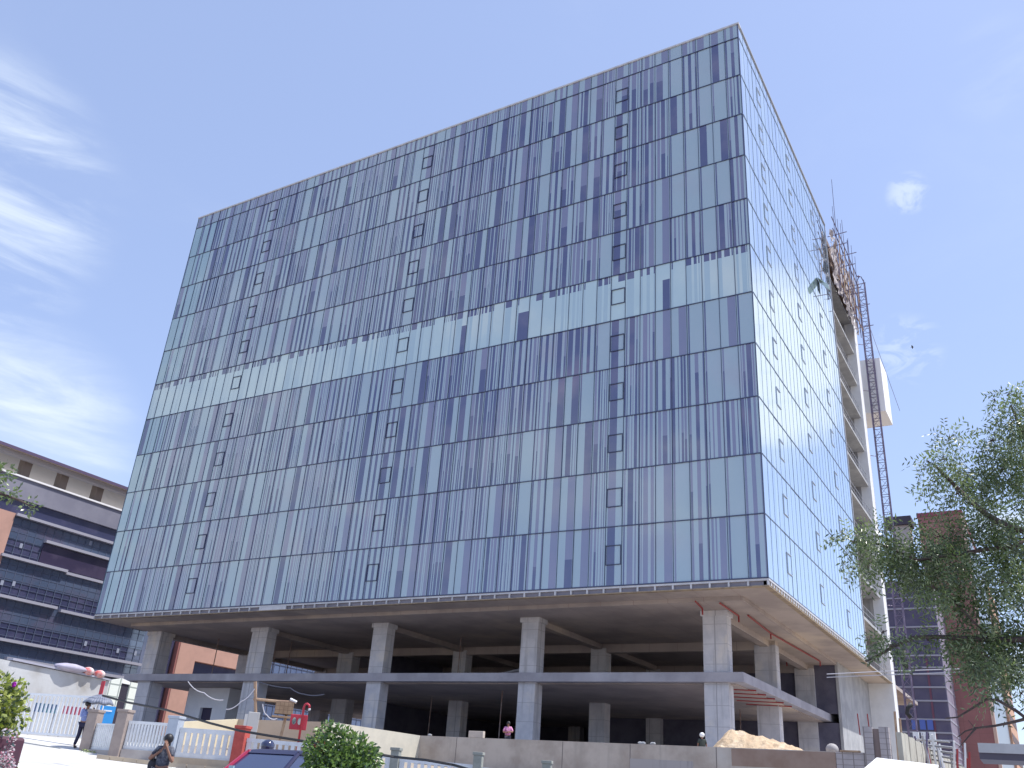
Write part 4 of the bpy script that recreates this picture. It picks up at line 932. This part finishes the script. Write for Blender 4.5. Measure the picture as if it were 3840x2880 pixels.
# woman in black, facing the camera, hand at her mouth
wp = PD(605, 2880, 23.6); wz = g(wp.x, wp.y)
hp = PD(627, 2757, 23.6).z
wz = max(wz-.2, hp-1.60)
wo = empty('person', (wp.x, wp.y, g(wp.x, wp.y)), 'woman in a black top raising one hand to her mouth, before the blue-grey pillar', 'person', rz=CRZ)
hs = (hp-g(wp.x, wp.y))
J = stand(max(1.5, hs))
s_ = max(1.5, hs)/1.7
J.update({k: tuple(c*s_ for c in v) for k, v in dict(face=(.15, -1, -.1), elR=(.27, -.10, 1.08), wrR=(.10, -.22, 1.42), elL=(-.33, -.06, 1.12), wrL=(-.10, -.17, 1.27), handR=(-.3, .1, 1), handL=(.8, -.2, .6), head=(.03, -.03, 1.585)).items()})
person(wo, J, mat('black_printed_top', (.025, .028, .05), .8, c2=(.14, .15, .18), sc=9), mat('dark_skirt', (.03, .03, .05), .85), HAIR, sleeve=.45, long_hair=True, k=1.1)
MB().ball((-.24*s_, .02, .98*s_), .15, 12, 8, sc=(.8, .5, 1.1)).build('shoulder_bag', mat('charcoal_bag', (.025, .025, .035), .7), wo, local=True, smooth=True)
MB().tube([(-.26*s_, 0, 1.02*s_), (-.15*s_, -.12, 1.3*s_), (-.10*s_, -.05, 1.42*s_)], .012, 5).build('bag_strap', BLACK, wo, local=True)
# helmeted rider behind the car
rp = PD(990, 2880, 19.0); rz_ = g(rp.x, rp.y)
ri = empty('person', (rp.x, rp.y, rz_), 'rider with glossy dark helmet whose head shows above the red car', 'person', rz=CRZ)
hh = PD(990, 2808, 19.0).z - rz_; J = stand(hh/1.585*1.7*1.0)
person(ri, J, mat('grey_tshirt', (.15, .15, .17), .8), mat('blue_jeans', (.05, .07, .14), .8), HAIR, cap=mat('glossy_dark_helmet', (.02, .025, .07), .12, coat=1))
# workers under the building
a = PD(1906, 2728, 51.5); q = empty('person', (a.x, a.y, 3.6), 'worker in a pink striped shirt standing in the shade beside the fourth column', 'person', rz=CRZ)
J = stand(1.62); J.update(elR=(.26, -.1, 1.1), wrR=(.05, -.2, 1.12), elL=(-.26, -.08, 1.08), wrL=(-.04, -.2, 1.05)); person(q, J, mat('pink_shirt', (.70, .30, .50), .8, c2=(.35, .12, .28), sc=7), mat('dark_trousers', (.03, .03, .05), .8), HAIR, sleeve=.6, k=1.1)
a = PD(2633, 2775, 51); q = empty('person', (a.x, a.y, 3.6), 'dark clothed worker in a white hard hat just left of the corner column', 'person', rz=CRZ)
J = stand(1.62); person(q, J, mat('dark_shirt', (.05, .06, .05), .8), mat('dark_trousers', (.03, .03, .05), .8), HAIR, cap=mat('white_hard_hat', (.85, .85, .85), .35))
# ================================================================== CAR
cp_ = PD(1060, 2880, 15.6)
car = empty('parked_car', (cp_.x, cp_.y, g(cp_.x, cp_.y)), 'red car with blue-black windows at the bottom edge, behind the round bush', 'car', rz=CRZ+math.radians(-38))
CARR = mat('crimson_car_paint', (.42, .01, .05), .25, coat=1.0); CG = glassy('tinted_car_glass', (.03, .04, .10), (.04, .05, .12), .04, 1.5, .9, base_refl=.12); 
ROOFM = mat('roof_sky_tint', (.025, .025, .07), .35)  # sky reflection put into the roof as a dark blue colour
hz_ = PD(1000, 2810, 15.6).z - g(cp_.x, cp_.y)
def cring(y, w, z0, z1, c=.08): return [(-w, y, z0+c), (-w+c, y, z0), (w-c, y, z0), (w, y, z0+c), (w, y, z1-c), (w-c, y, z1), (-w+c, y, z1), (-w, y, z1-c)]
m = MB(); m.loft([cring(y, w, z0, z1) for y, w, z0, z1 in ((-1.9, .62, .35, .62), (-1.8, .78, .25, .82), (-1.2, .85, .22, .93), (0, .87, .22, .97), (1.2, .86, .22, .96), (1.75, .80, .28, .92), (1.86, .7, .36, .75))]); m.build('body', CARR, car, local=True, smooth=False, bevel=.03)
H = hz_
def cab(y0, y1, w0, w1, z0, z1, t0, t1):
    return [[(-w0, y0, z0), (w0, y0, z0), (w0, y1, z0), (-w0, y1, z0)], [(-w1, t0, z1), (w1, t0, z1), (w1, t1, z1), (-w1, t1, z1)]]
m = MB(); m.loft(cab(-.95, 1.62, .80, .62, .95, H-.06, -.25, 1.25)); m.build('cabin_glass', CG, car, local=True)
m = MB(); m.loft([[(-.62, -.27, H-.06), (.62, -.27, H-.06), (.62, 1.27, H-.06), (-.62, 1.27, H-.06)], [(-.60, -.2, H-.01), (.60, -.2, H-.01), (.60, 1.2, H-.01), (-.60, 1.2, H-.01)], [(-.5, -.1, H+.01), (.5, -.1, H+.01), (.5, 1.1, H+.01), (-.5, 1.1, H+.01)]]); m.build('roof', ROOFM, car, local=True)
for sx in (-1, 1):
    for (ya, yb) in ((-.95, -.25), (1.62, 1.25)):
        MB().tube([(sx*.805, ya, .95), (sx*.625, yb, H-.05)], .035, 6).build('pillar', CARR if sx < 0 else ROOFM, car, local=True)
    MB().tube([(sx*.81, .35, .95), (sx*.63, .42, H-.06)], .025, 6).build('door_pillar', mat('black_trim', (.03, .03, .04), .5), car, local=True)
    MB().tube([(sx*.625, -.25, H-.04), (sx*.625, 1.25, H-.04)], .03, 6).build('roof_rail', CARR if sx < 0 else ROOFM, car, local=True)
    MB().ball((sx*.92, -.7, 1.02), .09, 10, 6, sc=(1, .7, .8)).build('wing_mirror', CARR, car, local=True, smooth=True)
    for yy in (-1.2, 1.2):
        w = MB(); R1 = [(sx*.88, yy+.31*math.cos(t*math.pi/10), .31+.31*math.sin(t*math.pi/10)) for t in range(20)]; w.loft([R1, [(sx*.68, b, c) for _, b, c in R1]]); wh = w.build('wheel', BLACK, car, local=True)
        w = MB(); R1 = [(sx*.885, yy+.18*math.cos(t*math.pi/10), .31+.18*math.sin(t*math.pi/10)) for t in range(20)]; w.loft([R1, [(sx*.87, b, c) for _, b, c in R1]]); w.build('rim', RAIL, wh, local=False) if False else w.build('rim', RAIL, car, local=True)
    MB().box(sx*.7-.13, -1.87, .62, sx*.7+.13, -1.78, .78).build('headlight', WPLAST, car, local=True, bevel=.02)
    MB().box(sx*.7-.1, 1.78, .6, sx*.7+.1, 1.86, .8).build('tail_light', RED, car, local=True, bevel=.02)
for (x, y, z) in ((-.45, -.62, H-.35), (.1, -.56, H-.38)):
    m = MB(); m.box(x-.06, y-.02, z-.08, x+.06, y+.0, z+.08); m.build('windscreen_sticker', mat('pale_teal_sticker', (.35, .55, .58), .5), car, local=True)
# ================================================================== VEGETATION
def leafmat(name, c, c2, tr=.35):
    m = bpy.data.materials.new(name); m.use_nodes = True; t = m.node_tree; N = t.nodes; L = t.links; N.remove(N['Principled BSDF'])
    tc_ = N.new('ShaderNodeTexCoord'); n = N.new('ShaderNodeTexNoise'); n.inputs['Scale'].default_value = 5; n.inputs['Detail'].default_value = 3; L.new(tc_.outputs['Object'], n.inputs['Vector'])
    r = N.new('ShaderNodeMapRange'); L.new(n.outputs[0], r.inputs[0]); r.inputs['From Min'].default_value = .35; r.inputs['From Max'].default_value = .65
    x = N.new('ShaderNodeMix'); x.data_type = 'RGBA'; L.new(r.outputs[0], x.inputs['Factor']); x.inputs['A'].default_value = (*c, 1); x.inputs['B'].default_value = (*c2, 1)
    d = N.new('ShaderNodeBsdfDiffuse'); tl = N.new('ShaderNodeBsdfTranslucent'); gl = N.new('ShaderNodeBsdfGlossy'); gl.inputs['Roughness'].default_value = .35
    L.new(x.outputs['Result'], d.inputs['Color']); L.new(x.outputs['Result'], tl.inputs['Color'])
    a = N.new('ShaderNodeMixShader'); a.inputs[0].default_value = tr; L.new(d.outputs[0], a.inputs[1]); L.new(tl.outputs[0], a.inputs[2])
    b = N.new('ShaderNodeMixShader'); b.inputs[0].default_value = .08; L.new(a.outputs[0], b.inputs[1]); L.new(gl.outputs[0], b.inputs[2]); L.new(b.outputs[0], N['Material Output'].inputs[0])
    return m
def leaf(mb, p, d, n, ln, w, mi):
    s = d.cross(n).normalized()*w/2; m_ = p+d*ln*.45+n*ln*.06; mb.quad(p, m_+s, p+d*ln, m_-s, mi)
def rv(r): 
    while True:
        v = Vector((r.uniform(-1, 1), r.uniform(-1, 1), r.uniform(-1, 1)))
        if .05 < v.length < 1: return v
def foliage(root, name, clumps, mats, n, ln, w, seed, droop=.3, sprig=0, hollow=.0, flat=1.0):
    r = random.Random(seed); mb = MB(); tot_ = sum(c[1]**2.2 for c in clumps)
    for c, rad in clumps:
        cnt = int(n*rad**2.2/tot_)
        for _ in range(cnt):
            v = rv(r); 
            if hollow: v = v.normalized()*(v.length**(1-hollow))
            p = c+Vector((v.x*rad, v.y*rad, v.z*rad*flat)); d = (v+rv(r)*.9+Vector((0, 0, -droop))).normalized(); mi = min(len(mats)-1, int(r.random()*len(mats)))
            if sprig:
                L_ = ln*sprig*.45; sd = d.orthogonal(); sd.rotate(Matrix.Rotation(r.uniform(0, 6.28), 3, d)); 
                for k in range(sprig):
                    t = (k+1)/sprig; q = p+d*L_*t+Vector((0, 0, -.25*L_*t*t)); s = 1 if k % 2 else -1
                    leaf(mb, q, (sd*s+d*.9+Vector((0, 0, -.35))).normalized(), d.cross(sd).normalized(), ln*r.uniform(.7, 1.1), w, mi)
            else: leaf(mb, p, d, rv(r).normalized(), ln*r.uniform(.6, 1.2), w, mi)
    return mb.build(name, mats, root)
# right-hand neem tree
R0 = 14.5
tb = Vector(PD(4420, 2880, 15)); tb.z = g(tb.x, tb.y)
tree = empty('neem_tree', tb, 'leafy tree with fine drooping leaves reaching in from the right edge', 'tree')
NG = [leafmat('neem_leaf_dark', (.07, .10, .05), (.10, .14, .06), .5), leafmat('neem_leaf', (.15, .22, .07), (.19, .26, .08), .5), leafmat('neem_leaf_pale', (.30, .36, .20), (.24, .32, .14), .5)]
def Cl(lst): return [(PD(u, v, R0+dz), rp*R0/FPX*.95) for u, v, rp, dz in lst]
cl = Cl([(3200, 2030, 55, -.6), (3290, 2010, 80, -.3), (3370, 2060, 95, 0), (3440, 2120, 90, .4), (3260, 2110, 60, .2), (3530, 2010, 90, .5), (3560, 2110, 100, 0), (3600, 2220, 95, .4), (3650, 2080, 95, .8), (3500, 2200, 55, -.2),
         (3480, 1730, 45, 0), (3560, 1640, 60, .3), (3540, 1720, 60, -.2), (3510, 1800, 45, .3), (3620, 1770, 60, .5), (3590, 1850, 60, 0), (3680, 1850, 75, .8), (3760, 1760, 80, .6), (3720, 1650, 60, .5), (3800, 1580, 75, .8), (3780, 1480, 50, 1), (3730, 1500, 35, .8), (3830, 1680, 80, 1.4), (3860, 1500, 70, .6), (3850, 1800, 90, 1),
         (3720, 1960, 85, .2), (3800, 2060, 110, .8), (3760, 2180, 75, 0), (3860, 2180, 90, .5), (3340, 2420, 45, -.2), (3420, 2390, 50, .2), (3310, 2370, 35, 0), (3640, 2390, 85, .2), (3720, 2350, 80, .4), (3690, 2450, 90, 0), (3780, 2440, 80, .6), (3810, 2330, 75, .4), (3740, 2540, 55, .3), (3650, 2500, 50, -.2), (3820, 2530, 45, .4), (3830, 2600, 30, .3), (3560, 2380, 45, .2), (3480, 2400, 38, .1), (3700, 2620, 28, 0),
         (3900, 1950, 90, 1), (3920, 1600, 80, .4), (3930, 2400, 70, .4), (4080, 1900, 110, 1), (4080, 2250, 110, .7)])
cl = [(c, r_*rnd.uniform(.42, .66)) for c, r_ in cl]
foliage(tree, 'leaves', cl, NG, 4300, .10, .025, 21, droop=.55, sprig=7)
tw_ = MB()
for c_, rad_ in cl:
    for _ in range(5):
        v_ = rv(rnd); p0 = c_-v_*rad_*.3; p1 = c_+Vector((v_.x, v_.y, v_.z-.15))*rad_*1.05
        tw_.tube([p0, p0.lerp(p1, .5)+rv(rnd)*rad_*.12, p1], .010, 4, r2=.003)
tag(tw_.build('twigs', mat('twig_bark', (.09, .065, .055), .95), tree), kind='stuff')
BK = mat('dark_bark', (.07, .05, .05), .95, c2=(.12, .09, .08), sc=8, bump=.01)
def V_(u, v, dz=0): return PD(u, v, R0+dz)
crown = V_(4380, 2250, .8)
MB().tube([tb, tb.lerp(crown, .5)+Vector((.12, 0, 0)), crown], .22, 10, r2=.14).build('trunk', BK, tree, smooth=True)
limbs = [([crown, V_(4100, 2050, .6), V_(3880, 2000, .5), V_(3777, 1975, .3), V_(3700, 1930, .2), V_(3640, 1880, 0), V_(3560, 1800, 0), V_(3500, 1740, 0)], .07),
         ([crown, V_(4150, 1950, 1), V_(3980, 1750, 1), V_(3850, 1650, .8), V_(3790, 1520, .8)], .06),
         ([V_(3880, 2000, .5), V_(3800, 2050, .3), V_(3700, 2060, .2), V_(3580, 2080, .2), V_(3440, 2100, 0), V_(3300, 2040, -.3), V_(3190, 2030, -.5)], .04),
         ([crown, V_(4120, 2300, .5), V_(3940, 2390, .3), V_(3800, 2400, .2), V_(3640, 2395, .1), V_(3520, 2388, .1), V_(3430, 2390, 0), V_(3350, 2425, 0), V_(3290, 2460, -.1), V_(3245, 2480, -.1)], .05),
         ([V_(3720, 2400, .2), V_(3640, 2320, .1), V_(3560, 2240, .1), V_(3500, 2200, 0)], .02),
         ([V_(4300, 2700, .3), V_(4000, 2690, .2), V_(3850, 2695, 0), V_(3810, 2665, 0), V_(3740, 2625, 0), V_(3700, 2622, 0), V_(3640, 2660, 0), V_(3590, 2690, 0), V_(3545, 2694, 0)], .03),
         ([V_(3850, 2695, 0), V_(3790, 2710, 0), V_(3730, 2722, 0), V_(3660, 2730, 0), V_(3620, 2742, 0), V_(3590, 2765, 0)], .022), ([V_(3660, 2730, 0), V_(3625, 2770, 0), V_(3595, 2805, 0)], .016), ([V_(3655, 2730, 0), V_(3630, 2700, 0)], .008)]
for pts, r_ in limbs: MB().tube(pts, r_, 6, r2=r_*.3).build('branch', BK, tree, smooth=True)
MB().tube([tb.lerp(crown, .55), V_(4300, 2700, .3)], .05, 6).build('branch', BK, tree)
# tree twigs at the left edge
tl = PD(-600, 2880, 12); tl.z = g(tl.x, tl.y)
t2 = empty('shade_tree', tl, 'tree whose pale green leafy twig pokes in at the left edge', 'tree')
LGm = [leafmat('grey_green_leaf', (.12, .17, .09), (.17, .22, .14)), leafmat('light_green_leaf', (.16, .24, .07), (.2, .28, .1))]
Q = lambda u, v, d=0: PD(u, v, 11+d)
foliage(t2, 'leaves', [(Q(u, v, d), rp*11/FPX) for u, v, rp, d in ((5, 1770, 40, 0), (20, 1840, 38, .1), (50, 1850, 28, 0), (105, 1895, 30, .1), (135, 1905, 16, 0), (-80, 1800, 90, .2), (-250, 1750, 190, .5), (-500, 1600, 260, .8), (-450, 2000, 200, .5))], LGm, 9000, .06, .028, 5, droop=.2)
MB().tube([tl, Q(-560, 2300, .5), Q(-500, 1900, .5)], .16, 8, r2=.08).build('trunk', BK, t2, smooth=True)
MB().tube([Q(-500, 1950, .5), Q(-200, 1850, .3), Q(0, 1850), Q(70, 1875), Q(130, 1905)], .03, 6, r2=.006).build('branch', BK, t2)
MB().tube([Q(-200, 1850, .3), Q(-60, 1790, .1), Q(10, 1770)], .015, 5, r2=.005).build('branch', BK, t2)
# round bush in front of the car
Q = lambda u, v, d=0: PD(u, v, 11+d)
bb = PD(1280, 3000, 11); bb.z = g(bb.x, bb.y)
b1 = empty('round_bush', bb, 'round bright green leafy bush in front of the red car', 'bush')
BG = [leafmat('bush_leaf_dark', (.05, .10, .045), (.07, .13, .05)), leafmat('bush_leaf', (.11, .21, .05), (.16, .27, .06)), leafmat('bush_leaf_lime', (.22, .34, .08), (.17, .28, .07))]
foliage(b1, 'leaves', [(Q(u, v, d), rp*11/FPX) for u, v, rp, d in ((1225, 2745, 34, 0), (1265, 2765, 36, 0), (1205, 2815, 55, -.1), (1290, 2815, 65, 0), (1345, 2800, 40, .1), (1370, 2850, 48, 0), (1158, 2790, 16, 0), (1172, 2760, 12, 0), (1248, 2718, 14, 0), (1300, 2742, 14, 0), (1398, 2800, 13, .1), (1415, 2852, 14, .1), (1230, 2880, 80, -.1), (1330, 2890, 75, .1), (1190, 2870, 45, 0), (1400, 2830, 22, 0), (1280, 2960, 120, 0), (1280, 3060, 100, 0), (1232, 2722, 14, 0))], BG, 7000, .062, .034, 8, droop=.1, hollow=.1)
m = MB()
for du in (-60, -20, 25, 60): m.tube([bb, Q(1280+du, 2950), Q(1280+du*1.5, 2800)], .014, 5, r2=.006)
m.build('stems', BK, b1)
# yellow-green bush at left edge
Q = lambda u, v, d=0: PD(u, v, 9.5+d)
bb = PD(-60, 3100, 9.5); bb.z = g(bb.x, bb.y)
b2 = empty('bougainvillea_bush', bb, 'yellow-green sunlit bush with one purple bract at the left edge', 'bush')
YG = [leafmat('lime_leaf', (.30, .38, .05), (.38, .44, .08)), leafmat('lime_leaf_bright', (.42, .48, .12), (.5, .55, .18)), leafmat('lime_leaf_dark', (.08, .12, .06), (.12, .17, .07))]  # three leaf tones, picked at random per leaf
foliage(b2, 'leaves', [(Q(u, v, d), rp*9.5/FPX) for u, v, rp, d in ((10, 2580, 40, 0), (60, 2575, 26, 0), (92, 2558, 12, 0), (30, 2625, 45, 0), (80, 2625, 22, .1), (10, 2680, 50, 0), (60, 2690, 34, 0), (25, 2730, 28, .1), (-90, 2650, 110, 0), (-120, 2800, 130, .1), (-100, 2950, 120, 0), (-60, 3050, 110, 0))], YG, 6500, .05, .032, 9, droop=.1, hollow=.2)
m = MB().ball(Q(53, 2567, -.1), .022, 8, 6, sc=(1, .7, 1), jit=.2); m.build('bract', mat('purple_bract', (.36, .01, .38), .7), b2)
MB().tube([bb, Q(-60, 2900), Q(-20, 2700), Q(30, 2600)], .02, 5, r2=.006).build('stem', BK, b2)
# pink flowering planter bottom left
Q = lambda u, v, d=0: PD(u, v, 8+d)
a = Q(-85, 2880); pz = g(a.x, a.y)
pk_ = empty('flower_planter', (a.x, a.y, pz), 'maroon planter edged with pink and white flowers in the bottom left corner', 'planter')
Pt = [Q(-200, 2758, .3), Q(32, 2760, .3), Q(20, 2900, -.1), Q(-200, 2900, -.1)]
zt_ = Q(30, 2762, .1).z
MB().box(a.x-.75, a.y-.25, pz, a.x+.02, a.y+.30, zt_).build('planter_box', mat('maroon_paint', (.10, .02, .04), .6, c2=(.06, .03, .05), sc=4), pk_, bevel=.02)
PF = [leafmat('pink_petal', (.55, .22, .30), (.65, .35, .42)), leafmat('white_petal', (.75, .72, .75), (.8, .75, .8)), leafmat('teal_leaf', (.06, .13, .11), (.10, .18, .16)), leafmat('petal_blush', (.62, .5, .55), (.7, .6, .62))]
foliage(pk_, 'flowers', [(Q(u, v, d), rp*8/FPX) for u, v, rp, d in ((48, 2752, 13, 0), (40, 2775, 12, 0), (34, 2800, 13, 0), (30, 2825, 13, 0), (22, 2850, 18, -.1), (12, 2875, 25, -.1), (-20, 2880, 50, -.1), (25, 2748, 12, 0))], PF, 700, .024, .018, 10)
# weeds at the foot of the fence
wd = empty('weeds', (-17.3, -30.8, g(-17.3, -30.8)), 'small tuft of yellow-green weeds at the foot of the first pillars', 'weeds')
foliage(wd, 'leaves', [(PD(312+i*9, 2822+i*2.2, 38.8), .12) for i in range(6)], [YG[0], BG[1], YG[1]], 260, .07, .025, 4)

# ================================================================== SITE CLUTTER
a = PY(1885, 2480, 7.5)
q = empty('pipe_bundle', (a.x+.6, 7.5, 9.72), 'bundle of pale scaffold pipes lying on the mezzanine left of the fourth column', 'pipes')
r5 = random.Random(3)
for i in range(9):
    x0_ = a.x+r5.uniform(-.3, .3); z_ = 9.78+.11*(i//3)+.0; MB().tube([(x0_, 7.2+.12*(i % 3), z_), (x0_+2.1, 7.4+.12*(i % 3)+r5.uniform(-.2, .2), z_+r5.uniform(0, .5))], .05, 5).build('pipe', RAIL, q)
for (u, v, y, nx_, nz_, lab) in ((1660, 2725, 2.0, 4, 3, 'pale block stack in the dark between the third and fourth columns'), (1795, 2745, 3.0, 3, 2, 'small low block stack just left of the pink-shirted worker'), (1240, 2516, 6.5, 2, 1, 'two blocks on the mezzanine edge left of the third column')):
    a = PY(u, v, y); zf = 9.72 if v < 2600 else 3.72
    q = empty('block_stack', (a.x, y, zf), lab, 'blocks', 'stacked blocks under the building')
    for i in range(nx_):
        for k in range(nz_ if zf > 9 else nz_+2):
            MB().box(a.x+i*.42+r5.uniform(-.03, .03), y, zf+k*.21, a.x+i*.42+.38, y+.4+r5.uniform(-.05, .05), zf+k*.21+.19).build('block', CONCL if (i+k) % 3 else CONC, q, bevel=.01)
for i, (u, v) in enumerate(((2345, 2779), (2362, 2781), (2398, 2782), (1590, 2757))):
    a = PZ(u, v, WT); MB_ = MB().ball((0, 0, 0), .09, 8, 5, sc=(1.5, .9, .7), jit=.25); o = MB_.build('rubble', CONCL, smooth=False); o.location = (a.x, -11.18, WT+.05)
    tag(o, 'pale rubble lump on top of the cement wall', 'rubble', 'rubble lumps on the cement wall')
# kerb along the road below the fence
kb = MB()
K = [F[1]+Vector((.5, -1.1)), F[2]+Vector((.6, -1.2)), F[3]+Vector((.7, -1.2)), F[4]+Vector((.7, -1.2)), F[5]+Vector((.6, -1.2)), F[6]+Vector((.6, -1.2)), F[7]+Vector((.6, -1.2)), Vector((4, -24))]
for i in range(len(K)-1):
    for k in range(4):
        p, q_ = K[i].lerp(K[i+1], k/4+.004), K[i].lerp(K[i+1], (k+1)/4-.004)
        kb.obox(p, q_, .18, g(*p)-.1, g(*p)+.13, z0b=g(*q_)-.1, z1b=g(*q_)+.13)
tag(kb.build('kerb', SANDY), kind='structure')

# steel props and tie wires left under the slabs
r6 = random.Random(12)
for i in range(12):
    x, y = r6.uniform(-58, -8), r6.choice((9.5, 12.2, 14.6, 20)); lo, hi = ((9.72, 13.72) if i % 2 else (3.72, 9.02))
    q = empty('steel_prop', (x, y, lo), 'rusty adjustable steel prop standing between the concrete slabs', 'prop', 'steel props under the slabs')
    MB().tube([(x, y, lo), (x+.05, y, hi-.01)], .045, 6).build('tube', mat('rusty_steel', (.26, .16, .13), .8, c2=(.35, .3, .28), sc=3), q)
    MB().box(x-.12, y-.12, lo, x+.12, y+.12, lo+.03).build('foot_plate', RAIL, q)
